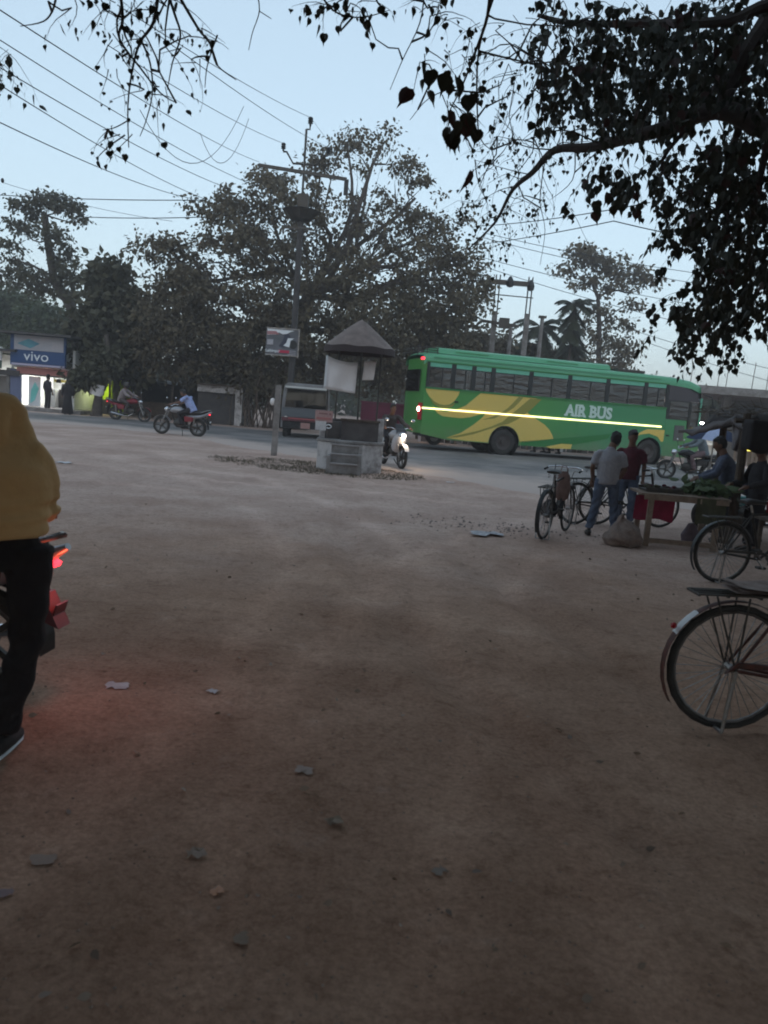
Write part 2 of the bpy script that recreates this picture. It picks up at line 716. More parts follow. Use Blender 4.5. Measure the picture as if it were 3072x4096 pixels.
M['asphalt'] = mat('worn_asphalt', (.115, .108, .106), .9, c2=(.27, .24, .225), scale=.55, bump=.35, bscale=22, lo=.38, hi=.72, detail=9)
near_edge = [(-120, 20), (-60, 24), (-30, 26.5), (-12.2, 27.3), (-7.2, 26.2), (-3.05, 21.2), (.88, 18.1), (3.06, 16.06), (5.2, 15.2), (9, 13.8), (20, 11), (60, 2), (120, -12)]
far_edge = [(-120, 35), (-60, 35), (-30, 35), (-14, 35), (-7.7, 35.8), (-3, 35.6), (.88, 35.4), (3.06, 35.4), (6.2, 35.6), (12, 36.5), (24, 39), (70, 50), (130, 62)]
rows = []
for i in range(len(near_edge) - 1):
    L0 = max(1, int(abs(near_edge[i + 1][0] - near_edge[i][0]) / .35)) if abs(near_edge[i][0]) < 25 else 12
    for k in range(L0):
        t = k / L0
        a = Vector(near_edge[i]).lerp(Vector(near_edge[i + 1]), t)
        b_ = Vector(far_edge[i]).lerp(Vector(far_edge[i + 1]), t)
        a.y += float(fbm(np.array(a.x), np.array(3.3), 1.6, 4, 9)) * 1.1
        b_.y += float(fbm(np.array(b_.x), np.array(8.3), 2.5, 3, 4)) * .6
        rows.append([(a.x + (b_.x - a.x) * s, a.y + (b_.y - a.y) * s, zgv(a.y + (b_.y - a.y) * s) + (.022 if 0 < s < 1 else -.03)) for s in np.linspace(0, 1, 14)])
road = MB().grid(rows).build('road', M['asphalt'], smooth=True)
road['kind'] = 'structure'
# dust drifted over the near edge of the tarmac
da = road.data.color_attributes.new('dust', 'FLOAT_COLOR', 'POINT')
nrow = len(rows)
dv_ = np.zeros((len(road.data.vertices), 4), dtype=np.float32)
for i_ in range(nrow):
    for j_ in range(14):
        t_ = j_ / 13
        dv_[i_ * 14 + j_, :3] = max(0, 1 - t_ / .42) ** 1.3 + max(0, (t_ - .86) / .14)
da.data.foreach_set('color', dv_.ravel())
nt = M['asphalt'].node_tree
b_in = nt.nodes['Principled BSDF'].inputs['Base Color']
src = b_in.links[0].from_socket
at_ = nt.nodes.new('ShaderNodeAttribute')
at_.attribute_name = 'dust'
nz = nt.nodes.new('ShaderNodeTexNoise')
nz.inputs['Scale'].default_value = .8
nz.inputs['Detail'].default_value = 9
nz.inputs['Roughness'].default_value = .7
tcn = nt.nodes.new('ShaderNodeTexCoord')
nt.links.new(tcn.outputs['Object'], nz.inputs['Vector'])
m1 = nt.nodes.new('ShaderNodeMath')
m1.operation = 'MULTIPLY_ADD'
m1.inputs[1].default_value = 1.0
nt.links.new(at_.outputs['Fac'], m1.inputs[0])
nt.links.new(nz.outputs['Fac'], m1.inputs[2])
mr_ = nt.nodes.new('ShaderNodeMapRange')
mr_.interpolation_type = 'SMOOTHSTEP'
mr_.inputs['From Min'].default_value = .55
mr_.inputs['From Max'].default_value = 1.15
nt.links.new(m1.outputs[0], mr_.inputs['Value'])
mxd = nt.nodes.new('ShaderNodeMix')
mxd.data_type = 'RGBA'
mxd.inputs[7].default_value = (.46, .36, .31, 1)
nt.links.new(mr_.outputs['Result'], mxd.inputs[0])
nt.links.new(src, mxd.inputs[6])
nt.links.new(mxd.outputs[2], b_in)

# ================================================================== shops across the road
def flat(mb, pxc, pyc, wpx, hpx, Y, th=.05, mi=0):
    """an upright board facing the road: centre and size as measured in the photo at distance Y"""
    c = at(pxc, pyc, Y)
    s = Y * 1.0 / FPX
    return mb.box((c.x, c.y, c.z), (wpx * s, th, hpx * s), None, mi)


M['wall_white'] = mat('shop_wall', (.62, .62, .60), .8, c2=(.52, .52, .50), scale=2)
M['wall_grey'] = mat('grey_render', (.22, .21, .20), .9, c2=(.13, .12, .12), scale=2.5)
M['tin_dark'] = mat('dark_tin', (.045, .042, .045), .7, c2=(.08, .07, .065), scale=3)
M['blue_sign'] = mat('blue_sign_vinyl', (.012, .055, .17), .35)
M['sign_grey'] = mat('faded_print', (.32, .33, .37), .5, c2=(.42, .38, .40), scale=1.2)
M['teal_print'] = mat('teal_print', (.10, .30, .36), .5, c2=(.05, .17, .26), scale=2)
M['white_vinyl'] = mat('white_vinyl', (.72, .74, .76), .4)
M['green_vinyl'] = mat('dark_green_vinyl', (.03, .075, .06), .4)
M['lilac'] = mat('lilac_trim', (.42, .38, .50), .5)
M['lime'] = mat('lime_wall', (.50, .66, .015), .7, c2=(.42, .56, .015), scale=2)
M['pink_tin'] = mat('pink_awning', (.62, .27, .24), .7, c2=(.52, .2, .18), scale=2)
M['posterteal'] = mat('mint_print', (.12, .55, .48), .5, c2=(.25, .68, .66), scale=2)
M['yellow_print'] = mat('yellow_print', (.75, .68, .08), .5)
M['tube'] = emis('lit_tube_lamp', (1, 1, 1), 18)


def lamp(kind, name, loc, energy, color, size=.5, parent=None, rot=None):
    l = bpy.data.lights.new(name, kind)
    l.energy = energy
    l.color = color
    if kind == 'AREA':
        l.size = size
    else:
        l.shadow_soft_size = size
    o = bpy.data.objects.new(name, l)
    col.objects.link(o)
    o.location = loc
    if rot:
        o.rotation_euler = rot
    if parent:
        o.parent = parent
    return o


# phone shop: local origin at the left front foot of the opening
sh0 = gp(100, 1612)
SHY = 36.6
shop = thing('phone_shop', 'brightly lit white phone shop under a blue and grey signboard', 'shop', (at(40, 1610, SHY).x, SHY, .12))
mb = MB()
W_, D_, Hh = 2.95, 4.5, 2.1
mb.box((W_ / 2, D_, Hh / 2 + .3), (W_, .12, Hh + .9))
mb.box((.06, D_ / 2, Hh / 2 + .3), (.12, D_ - .14, Hh + .9))
mb.box((W_ - .06, D_ / 2, Hh / 2 + .3), (.12, D_ - .14, Hh + .9))
mb.box((W_ / 2, D_ / 2, 1.95), (W_ - .26, D_ - .14, .08))
mb.build('wall', M['wall_white'], shop)
MB().box((W_ / 2 + .1, D_ / 2 - .45, .06), (W_ + 1.3, D_ + 1.3, .22)).build('plinth', M['concrete'], shop)
MB().box((W_ / 2, D_ / 2 - .5, 3.42), (W_ + .5, D_ + 1.2, .1)).build('roof', M['tin_dark'], shop)
MB().box((.28, -.02, 1.0), (.5, .1, 1.66)).build('pillar', mat('blue_pillar', (.12, .14, .24), .6), shop)
MB().box((W_ / 2 + .2, -.12, 1.78), (W_ - .3, .05, .3)).build('awning', M['pink_tin'], shop)
MB().box((W_ / 2, -.18, 1.60), (W_, .06, .06)).build('shutter_rail', M['tin_dark'], shop)
p = MB().box((1.0, .3, .86), (.55, .04, 1.36)).build('poster', M['white_vinyl'], shop)
MB().prism([(.82, .3), (1.02, .45), (1.2, 1.0), (1.02, 1.3), (.84, .9)], .262, .272, lambda a, b, t: Vector((a, t, b))).build('print', M['posterteal'], p)
for k in range(3):
    MB().box((1.62 + k * .42, .9 + .3 * k, .55), (.38, .5, .95)).build('display_counter', M['wall_white'] if k != 1 else M['tin_dark'], shop)
for k in range(9):
    MB().box((.9 + (k % 5) * .42, 4.38, .75 + .5 * (k // 5)), (.3, .06, .3)).build('shelf_box', [M['tin_dark'], M['teal_print'], M['sign_grey']][k % 3], shop)
MB().box((2.1, .5, 1.42), (.55, .03, .12)).build('banner', M['yellow_print'], shop)
MB().box((1.5, 2.4, 1.88), (1.3, .05, .05)).build('tube_lamp', M['tube'], shop)
lamp('AREA', 'shop_lamp', (1.6, 1.8, 1.86), 42, (.95, .97, 1.0), 1.8, shop)

sg = thing('signboard', 'blue and grey signboard with a teal picture and white lettering, over the phone shop', 'sign', (at(150, 1402, SHY - .6).x, SHY - .6, at(150, 1402, SHY - .6).z))
ss = SHY / FPX
MB().box((0, .1, 0), (215 * ss, .12, 122 * ss)).build('backing', M['blue_sign'], sg)
MB().box((4 * ss, .025, 27 * ss), (192 * ss, .03, 56 * ss)).build('picture_panel', M['sign_grey'], sg)
MB().prism([(-80 * ss, 22 * ss), (-35 * ss, 42 * ss), (8 * ss, 26 * ss), (-28 * ss, 6 * ss)], 0, .008, lambda a, b, t: Vector((a, t, b))).build('print', M['teal_print'], sg)
MB().box((4 * ss, .015, -28 * ss), (205 * ss, .04, 44 * ss)).build('name_panel', M['blue_sign'], sg)
MB().box((4 * ss, .0, -57 * ss), (205 * ss, .09, 8 * ss)).build('trim', M['lilac'], sg)
text_mesh('vivo', 'lettering', M['white_vinyl'], sg, .62, .006, Matrix.Translation((-.62, -.012, -.47)) @ Matrix.Rotation(PI / 2, 4, 'X') @ Matrix.Scale(1.12, 4, (1, 0, 0)))

sh2 = thing('small_shop', 'dim grey shop with a white and green signboard at the left edge', 'shop', (at(-45, 1605, SHY).x, SHY, .12))
mb = MB()
mb.box((0, 3.4, 1.2), (3.0, .1, 2.6)).box((-1.5, 1.7, 1.2), (.1, 3.3, 2.6))
mb.build('wall', M['wall_white'], sh2)
MB().box((.92, -.02, 1.0), (.14, .14, 1.7)).build('pillar', M['wall_grey'], sh2)
MB().box((0, 1.4, 2.62), (3.1, 4.4, .1)).build('roof', M['tin_dark'], sh2)
MB().box((-.2, -.35, 2.56 - .1), (1.9, .08, .62)).build('sign_panel', M['white_vinyl'], sh2)
MB().box((-.2, -.36, 1.96), (1.9, .07, .36)).build('sign_strip', M['green_vinyl'], sh2)
MB().box((0, -.2, 1.62), (3.0, .07, .24)).build('beam', M['tin_dark'], sh2)
d = MB().box((.45, .6, .82), (.7, .05, 1.6)).build('door', M['wall_grey'], sh2)
MB().box((.45, .56, 1.5), (.6, .03, .08)).box((.62, .56, .9), (.06, .03, 1.1)).build('frame', M['white_vinyl'], d)
lamp('AREA', 'shop_lamp', (-.6, 1.6, 2.3), 17, (.95, 1, .98), .9, sh2)

lm = thing('lime_shop', 'open shop front with glowing lime green walls behind the leaning tree', 'shop', (at(388, 1612, 37.6).x, 37.6, .12))
mb = MB()
mb.box((0, 1.6, .95), (2.2, .1, 1.9)).box((1.05, .8, .95), (.1, 1.48, 1.9)).box((-1.05, .8, .95), (.1, 1.48, 1.9))
mb.build('wall', M['lime'], lm)
MB().box((.72, -.05, .95), (.07, .07, 1.6)).build('post', M['lime'], lm)
MB().box((0, .7, 1.72), (2.4, 2.0, .08)).build('roof', M['tin_dark'], lm)
MB().box((.15, .9, .35), (1.1, .5, .7)).build('counter', M['tin_dark'], lm)
lamp('AREA', 'shop_lamp', (0, .7, 1.62), 5, (.9, 1, .5), 1.0, lm)

shed = thing('tin_shed', 'long low dark shed with a sagging tarpaulin roof beside the white wall', 'shed', (at(640, 1650, 38.5).x, 38.5, .12))
mb = MB().box((0, 2.2, .9), (4.6, .1, 1.8)).box((-2.25, 1.1, .9), (.1, 2.1, 1.8))
mb.build('wall', M['tin_dark'], shed)
rw = [[(-2.6 + x * .58, -.7 + y * .8, 1.72 - .09 * y * 0 - .12 * math.sin(x * 1.3) * math.sin(y + .6) + .05 * y) for y in range(5)] for x in range(10)]
MB().grid(rw).build('roof', M['tin_dark'], shed, smooth=True)
for x in (-2.3, -.8, .7, 2.2):
    MB().bar((x, -.5, 0), (x, -.5, 1.62), .08).build('post', M['wood_dark'], shed)
MB().box((-.3, .6, .4), (2.6, .8, .7)).build('counter', M['wood_dark'], shed)

ww = thing('white_hut', 'low whitewashed hut with a wide dark doorway near the hanging roots', 'building', (at(868, 1697, 37.3).x, 37.3, .12))
k = 37.3 / FPX
mb = MB()
mb.box((83 * k, 0, 75 * k), (28 * k, .2, 150 * k)).box((-8 * k, 0, 137 * k), (150 * k, .2, 26 * k)).box((0, 3, .85), (1.9, .15, 1.7)).box((1.05, 1.6, .85), (.15, 2.7, 1.7))
mb.build('wall', M['plaster'], ww)
MB().box((-10 * k, .14, 62 * k), (146 * k, .06, 122 * k)).build('door', M['tin_dark'], ww)
MB().box((.1, 1.4, 1.82), (2.2, 3.4, .08)).build('roof', M['wood_dark'], ww)

# roadside stalls seen under and past the bus
M['board'] = mat('grey_boards', (.20, .17, .15), .9, c2=(.11, .09, .08), scale=3)
st = thing('bamboo_stall', 'row of rough boarded stall fronts behind the bus', 'stall', (7.2, 37.2, .12), math.radians(9))
for i in range(44):
    MB().box((-6.0 + i * .28 + rng.normal() * .012, .02 * rng.normal(), .72 + .05 * rng.normal()), (.24, .04, 1.4 + .06 * rng.normal())).build('plank', [M['board'], M['wood_dark'], M['wall_grey']][int(rng.integers(3))], st)
for i in range(8):
    MB().bar((-6.0 + i * 1.7, -.35, 0), (-6.0 + i * 1.7, -.35, 2.3), .11).build('post', M['cloth_white'] if i in (0, 4, 5) else M['wood'], st)
MB().box((.2, .3, 2.34), (13, 2.2, .09)).build('roof', M['tin_dark'], st)
lw = MB().box((-5.6, -.1, 1.15), (1.3, .05, .35)).build('window', emis('lit_window', (1, .9, .8), 1.3), st)
MB().box((-5.9, -.14, 1.15), (.05, .03, .35)).box((-5.4, -.14, 1.15), (.05, .03, .35)).build('mullion', M['wood_dark'], lw)

# concrete building at the right
Rb = 44.0
rbx = at(2775, 1545, Rb)
rb = thing('concrete_building', 'grey unfinished concrete building with a flat slab roof and open front', 'building', (rbx.x, Rb, .12), math.radians(-4))
zt = rbx.z - .12
MB().box((6.0, 3.2, zt - .18), (13.4, 9.5, .40)).build('roof', M['concrete'], rb)
for i, x in enumerate((1.9, 5.4, 8.8, 12)):
    MB().box((x, .2, zt / 2 - .2), (.4, .4, zt - .36)).build('pillar', M['wall_grey'], rb)
MB().box((8.2, 6.5, zt / 2 - .2), (8.4, .2, zt - .4)).build('wall', M['wall_grey'], rb)
MB().box((2.7, 3.0, zt / 2 - .9), (2.3, .2, zt - 1.8)).build('side_wall', M['wall_grey'], rb)
for i in range(17):
    MB().bar((5.0 + i * .42, -.1, .2), (5.0 + i * .42, -.1, zt - .4), .05).build('grille_bar', M['steel'], rb)
for i in range(9):
    x = .8 + i * 1.05 + rng.normal() * .25
    hh = 1.6 + rng.random() * 1.6
    y0 = rng.random() * 5
    MB().tube([(x, y0, zt), (x + .02, y0, zt + hh * .5), (x + .12 * rng.normal(), y0 + .1, zt + hh)], .022, 5).build('rebar', M['rust'], rb)
MB().box((9.5, .5, .9), (4, .06, .9)).build('low_wall', M['board'], rb)

ls = thing('lit_kiosk', 'small white lit shop front between the bus and the vendor', 'kiosk', (at(2822, 1835, 36).x, 36, .12))
MB().box((.0, .5, .95), (1.5, .08, 1.9)).box((-.7, .2, .95), (.08, .5, 1.9)).build('wall', M['wall_white'], ls)
for k_ in range(3):
    MB().box((0, .35, .45 + k_ * .42), (1.3, .2, .03)).build('shelf', M['wall_grey'], ls)
MB().box((0, .1, 1.92), (1.7, 1.1, .06)).build('roof', M['tin_dark'], ls)
MB().box((0, .05, 1.84), (.9, .05, .04)).build('tube_lamp', M['tube'], ls)
lamp('AREA', 'kiosk_lamp', (0, -.1, 1.8), 12, (1, .98, .95), .5, ls, (math.radians(-35), 0, 0))
ly = thing('yellow_stall', 'far stall with lit yellow cloth seen past the hanging dark bundle', 'stall', (at(3035, 1850, 30).x, 30, .12))
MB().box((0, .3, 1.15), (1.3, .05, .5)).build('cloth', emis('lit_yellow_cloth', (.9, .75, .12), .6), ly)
for x in (-.8, -.3, .2, .7):
    MB().bar((x, 0, 0), (x, 0, 1.6), .06).build('post', M['wood'], ly)
for i in range(14):
    MB().box((-.9 + i * .14, .1, .6), (.1, .03, .55)).build('plank', M['wood'], ly)
MB().box((0, .3, 1.62), (2.4, 1.4, .06)).build('roof', M['wood_dark'], ly)

# ------------------------------------------------------------------ evening dust in the air
hz = MB().box((0, 150, 9), (850, 600, 20)).build('haze', [])
hm_ = bpy.data.materials.new('evening_haze')
hm_.use_nodes = True
hn = hm_.node_tree
hn.nodes.clear()
ho = hn.nodes.new('ShaderNodeOutputMaterial')
hv = hn.nodes.new('ShaderNodeVolumePrincipled')
hv.inputs['Color'].default_value = (.93, .86, .84, 1)
hv.inputs['Density'].default_value = .0030
hv.inputs['Anisotropy'].default_value = .2
hn.links.new(hv.outputs[0], ho.inputs['Volume'])
hz.data.materials.append(hm_)
hz['kind'] = 'stuff'

# ================================================================== trees
M['leaf_dark'] = leafmat('dark_leaves', (.056, .054, .032), (.115, .106, .064))
M['leaf_brown'] = leafmat('brownish_leaves', (.086, .068, .042), (.175, .142, .088))
M['leaf_green'] = leafmat('dull_green_leaves', (.045, .062, .026), (.085, .10, .045))
M['leaf_palm'] = leafmat('palm_leaves', (.030, .038, .020), (.070, .072, .042))


def wiggle(a, b, n, amp):
    a, b = Vector(a), Vector(b)
    pts = []
    L = (b - a).length
    o1, o2 = Vector(rng.normal(size=3)) * amp * L, Vector(rng.normal(size=3)) * amp * L
    for i in range(n + 1):
        t = i / n
        pts.append(a.lerp(b, t) + (o1 * math.sin(t * PI) + o2 * math.sin(t * 2 * PI) * .5))
    return pts


def grow_tree(name, label, trunk, r0, lobes, leaf, leafm, group=None, r1=None, barkm=None, tmpl=KITE, cat='tree', clump=.55, per=26, twig=True, thin=1.0):
    """trunk: [(px,py,Y)...] from the foot up; lobes: (px,py,rx,ry,Y,n clumps)"""
    tp = [at(*q) for q in trunk]
    foot = tp[0].copy()
    foot.z = zg(foot.y) - .05
    tp[0] = foot
    barkm = barkm or M['bark']
    root = thing(name, label, cat, foot, 0, group)
    r1 = r1 or r0 * .35
    loc = [p - foot for p in tp]
    nn = len(loc)
    MB().tube(loc, [r0 * (1.35 if i == 0 else 1) * (1 - i / nn) + r1 * i / nn for i in range(nn)], 9).build('trunk', barkm, root, smooth=True)
    P, T, S = [], [], []
    br = MB()
    for (px, py, rx, ry, Y, nc) in lobes:
        c = at(px, py, Y) - foot
        sx, sz = rx * Y / FPX, ry * Y / FPX
        sy = min(sx * .9, sz * 1.6 + .6)
        j = min(range(nn), key=lambda i: (loc[i] - c).length + (0 if loc[i].z < c.z + .2 else 2.5))
        w = wiggle(loc[j], c - Vector((0, 0, sz * .3)), 5, .10)
        rb_ = max(.02, min(r0 * .4, (w[0] - w[-1]).length * .022 + .015))
        br.tube(w, [rb_ * (1 - .75 * i / 5) for i in range(6)], 5, False)
        for q in range(int(nc * (thin if py < 1230 else 1))):
            u = rng.normal(size=3)
            u /= np.linalg.norm(u)
            rr = rng.random() ** .42
            cc = c + Vector((u[0] * sx * rr, u[1] * sy * rr, u[2] * sz * rr))
            if twig and q % 2 == 0:
                a = w[int(rng.integers(2, 6))]
                tw = wiggle(a, cc, 3, .10)
                br.tube(tw, [max(.006, rb_ * .3), max(.005, rb_ * .2), .008, .005], 4, False)
            cr = clump * (.55 + .8 * rng.random())
            k = max(4, int(per * (.5 + rng.random())))
            off = rng.normal(size=(k, 3)) * np.array([.5, .5, .33]) * cr
            P.append(np.array(cc)[None] + off)
            t = off * .6 + rng.normal(size=(k, 3)) * .3 + np.array([0, 0, -.28])
            T.append(t)
            S.append(leaf * (.6 + .8 * rng.random(k)))
    br.build('branches', barkm, root, smooth=True, kind='stuff')
    P, T, S = np.concatenate(P), np.concatenate(T), np.concatenate(S)
    keep = P[:, 2] > .1
    P, T, S = P[keep], T[keep], S[keep]
    V = leaf_verts(P, T, S, tmpl)
    np_mesh('crown', V, [len(tmpl)] * len(P), leafm, parent=root, kind='stuff')
    return root


ban = grow_tree('banyan_tree', 'huge spreading banyan tree across the road with hanging roots', [(1165, 1730, 39), (1170, 1500, 39), (1195, 1320, 39), (1235, 1180, 39)], .62,
                [(1480, 650, 160, 110, 39, 24), (1290, 640, 100, 80, 40, 17), (1630, 740, 110, 90, 39, 18), (1390, 560, 60, 40, 39, 6), (1540, 555, 70, 35, 39, 7), (1150, 800, 190, 100, 38, 62), (890, 820, 120, 80, 38, 44), (1080, 720, 80, 50, 39, 16),
                 (1000, 980, 220, 120, 38, 96), (640, 985, 115, 48, 37, 30), (740, 1085, 180, 100, 37.5, 72), (1300, 920, 210, 130, 39, 66), (1540, 880, 190, 100, 40, 44), (1740, 890, 160, 100, 40, 40), (1850, 1030, 95, 80, 39, 34),
                 (1690, 1090, 220, 120, 39, 70), (1400, 1120, 230, 130, 38, 84), (1050, 1180, 240, 140, 37.5, 115), (740, 1250, 190, 120, 37, 78), (640, 1370, 110, 100, 37, 40), (900, 1400, 230, 140, 37.5, 120),
                 (1200, 1370, 230, 150, 38.5, 110), (1500, 1300, 250, 140, 38, 110), (1760, 1260, 190, 120, 39, 80), (1890, 1190, 75, 90, 39, 24), (1500, 1480, 260, 110, 39, 90), (1780, 1420, 140, 110, 39, 60), (1080, 1530, 190, 90, 38.5, 70), (820, 1480, 170, 60, 38.5, 50)],
                .192, M['leaf_brown'], clump=.58, per=56, tmpl=OVAL, thin=.56, r1=.22)
mb = MB()
b0 = ban.location
for i in range(46):
    px = rng.uniform(930, 1110)
    g = gp(px, 1704 + .08 * (px - 1000))
    g.y = 37.6 + rng.normal() * .4
    g.z = .1
    top = g + Vector((rng.normal() * .5, .5 + rng.normal() * .5, rng.uniform(1.6, 4.2)))
    mb.tube([p - b0 for p in wiggle(g, top, 5, .05)], [.02 + .03 * rng.random()] * 6, 4, False)
mb.build('hanging_root', mat('dry_roots', (.16, .115, .09), .95, c2=(.09, .065, .05), scale=8), ban, kind='stuff')

grow_tree('flat_crowned_tree', 'tall dark tree with layered open crown behind the phone shop', [(330, 1640, 44), (305, 1300, 44), (285, 1230, 44), (215, 1110, 44), (190, 960, 44), (180, 860, 44)], .34,
          [(110, 825, 90, 42, 44, 30), (205, 800, 95, 36, 44, 34), (300, 830, 34, 34, 44, 9), (70, 900, 55, 40, 44, 14), (310, 880, 28, 26, 44, 7), (190, 930, 90, 34, 43, 26), (235, 1000, 60, 42, 44, 20), (270, 1085, 70, 44, 44, 24), (40, 1000, 70, 45, 44, 14),
           (100, 1080, 90, 44, 45, 22), (170, 1140, 130, 50, 44, 40), (300, 1120, 46, 40, 44, 12), (290, 1180, 50, 30, 44, 10), (20, 1090, 50, 50, 45, 12)], .21, M['leaf_dark'], clump=.44, per=25, tmpl=OVAL, thin=.8)
grow_tree('mango_tree', 'shaggy dark mango tree between the phone shop and the banyan', [(470, 1640, 38.2), (470, 1450, 38.2), (450, 1250, 38.2), (450, 1120, 38.2)], .22,
          [(450, 1105, 75, 60, 38, 40), (440, 1210, 100, 80, 38, 70), (520, 1200, 55, 55, 38, 22), (400, 1310, 120, 80, 38, 74), (380, 1420, 90, 50, 38, 44), (500, 1410, 110, 90, 38, 66), (560, 1300, 70, 70, 38, 30), (540, 1500, 90, 30, 38, 22)], .34, M['leaf_dark'], clump=.55, per=26)
lt = grow_tree('leaning_tree', 'leaning roadside tree with a white cloth band round its trunk', [(385, 1662, 35.6), (395, 1580, 35.6), (425, 1520, 35.7), (440, 1440, 35.8), (425, 1340, 36)], .20,
               [(325, 1500, 50, 20, 35.4, 18), (375, 1505, 50, 36, 35.6, 28), (430, 1440, 60, 50, 36, 30), (330, 1530, 30, 14, 35.4, 8)], .24, M['leaf_dark'], clump=.42, per=24)
pb = at(390, 1557, 35.6) - lt.location
MB().lathe([(.29, -.26), (.31, 0), (.30, .24)], 14, pb, Matrix.Rotation(math.radians(14), 3, 'Y')).build('cloth_band', M['cloth_white'], lt, smooth=True)
grow_tree('bushy_tree', 'hazy green bushy tree at the far left edge above the small shop', [(40, 1600, 60), (50, 1400, 60), (60, 1250, 60)], .3, [(-40, 1190, 130, 80, 60, 70), (60, 1240, 120, 85, 60, 80), (-20, 1330, 160, 70, 60, 70), (120, 1330, 100, 60, 60, 44)], .34, M['leaf_green'], 'bushy trees behind the shops', clump=1.0, per=30)
grow_tree('bushy_tree', 'hazy green bushy tree behind the blue signboard', [(230, 1600, 57), (225, 1400, 57), (220, 1320, 57)], .25, [(200, 1290, 120, 62, 57, 64), (290, 1330, 90, 70, 57, 50), (180, 1400, 160, 60, 57, 60)], .34, M['leaf_green'], 'bushy trees behind the shops', clump=1.0, per=30)
grow_tree('thin_tree', 'tall thin tree with airy flat crown rising behind the bus roof', [(2390, 1760, 55), (2395, 1500, 55), (2397, 1300, 55), (2392, 1190, 55), (2360, 1110, 55)], .24,
          [(2320, 1015, 95, 34, 55, 26), (2400, 1045, 110, 48, 55, 34), (2520, 1085, 85, 34, 55, 26), (2265, 1080, 48, 22, 55, 9), (2585, 1125, 56, 28, 55, 13), (2430, 1140, 90, 38, 55, 22), (2330, 1130, 60, 26, 55, 8), (2530, 1220, 55, 18, 55, 9), (2470, 1300, 75, 30, 55, 15),
           (2395, 1250, 60, 40, 55, 13), (2510, 1395, 70, 34, 55, 19), (2430, 1370, 80, 50, 55, 24), (2450, 1455, 110, 34, 55, 28), (2350, 1300, 40, 40, 55, 7)], .27, M['leaf_brown'], clump=.5, per=18, tmpl=OVAL, r1=.05)
for px, py, rx, ry, Y, lab in ((1900, 1370, 120, 75, 46, 'dense round bush tree behind the rear end of the bus roof'), (2050, 1420, 130, 60, 49, 'low dark bush tree at the feet of the transformer poles'), (2250, 1450, 130, 50, 52, 'low bush tree under the areca palm behind the bus'),
                              (2640, 1560, 60, 40, 62, 'small far bush tree over the front of the bus'), (2850, 1610, 70, 55, 62, 'far bush tree seen through the open concrete building')):
    grow_tree('bush_tree', lab, [(px, py + 180, Y), (px, py, Y)], .2, [(px - rx * .4, py, rx * .6, ry, Y, 34), (px + rx * .4, py + 10, rx * .6, ry * .9, Y, 34), (px, py + ry * .8, rx, ry * .7, Y, 44)], .3, M['leaf_brown'], 'bush trees behind the bus', clump=.8, per=26)

# distant wood closing the horizon
P = []
for i in range(2600):
    a = rng.uniform(-1.05, 1.05)
    R_ = rng.uniform(78, 98)
    x, y = math.sin(a) * R_, math.cos(a) * R_
    hgt = 3.6 + 2.2 * float(fbm(np.array(x), np.array(y), 14, 3, 2)) * 2
    P.append((x, y, rng.random() ** .7 * max(1.5, hgt)))
P = np.array(P)
P = (P[:, None, :] + rng.normal(size=(len(P), 14, 3)) * np.array([.9, .9, .6])).reshape(-1, 3)
P = P[P[:, 2] > 0]
fw = np_mesh('distant_wood', leaf_verts(P, rng.normal(size=P.shape), .5 + .6 * rng.random(len(P)), KITE), [4] * len(P), M['leaf_green'], kind='stuff')
tag(fw, 'distant band of woodland along the horizon', 'woodland')


def frond(L, droop, nleaf, wl, up):
    """one palm frond along +X: midrib tube and leaflets"""
    mb = MB()
    pts = []
    for i in range(9):
        t = i / 8
        pts.append(Vector((L * (t - .12 * t * t * droop), 0, L * (up * t - droop * t * t))))
    mb.tube(pts, [.03 * (1 - .8 * i / 8) for i in range(9)], 4)
    for i in range(nleaf):
        t = .12 + .88 * i / nleaf
        k = min(7, int(t * 8))
        p = pts[k].lerp(pts[k + 1], t * 8 - k)
        d = (pts[k + 1] - pts[k]).normalized()
        ll = wl * math.sin(PI * (.12 + .8 * t)) * (.85 + .3 * rng.random())
        for s in (-1, 1):
            e = (d * .55 + Vector((0, s, -.25 - .35 * rng.random()))).normalized()
            q = d * (wl * .10)
            mb.add([p - q, p + q, p + e * ll * .6 + q * .6, p + e * ll, p + e * ll * .6 - q * .6], [(0, 1, 2, 3, 4)])
    return mb


def palm(name, label, px, py_crown, Y, n, L, r, wl, skirt=0, ups=(.75, -.2)):
    c = at(px, py_crown, Y)
    root = thing(name, label, 'palm', (c.x, Y, zg(Y)))
    h = c.z - zg(Y)
    MB().tube([(0, 0, 0), (.05, 0, h * .4), (0, 0, h)], [r * 1.3, r, r * .8], 8).build('trunk', M['bark'], root, smooth=True)
    for i in range(n + skirt):
        sk = i >= n
        u = ups[0] + (ups[1] - ups[0]) * (i / max(1, n - 1)) if not sk else -.9
        a = i * 2.399 + rng.random() * .3
        f = frond(L * (.85 + .3 * rng.random()) * (.7 if sk else 1), (.55 + .2 * rng.random()) if not sk else .3, 26, wl, u)
        o = f.build('frond', M['leaf_palm'], root)
        o.location = (0, 0, h - (0 if not sk else .2 + .25 * (i - n) / max(1, skirt) * 6))
        o.rotation_euler = (0, 0, a)
    return root


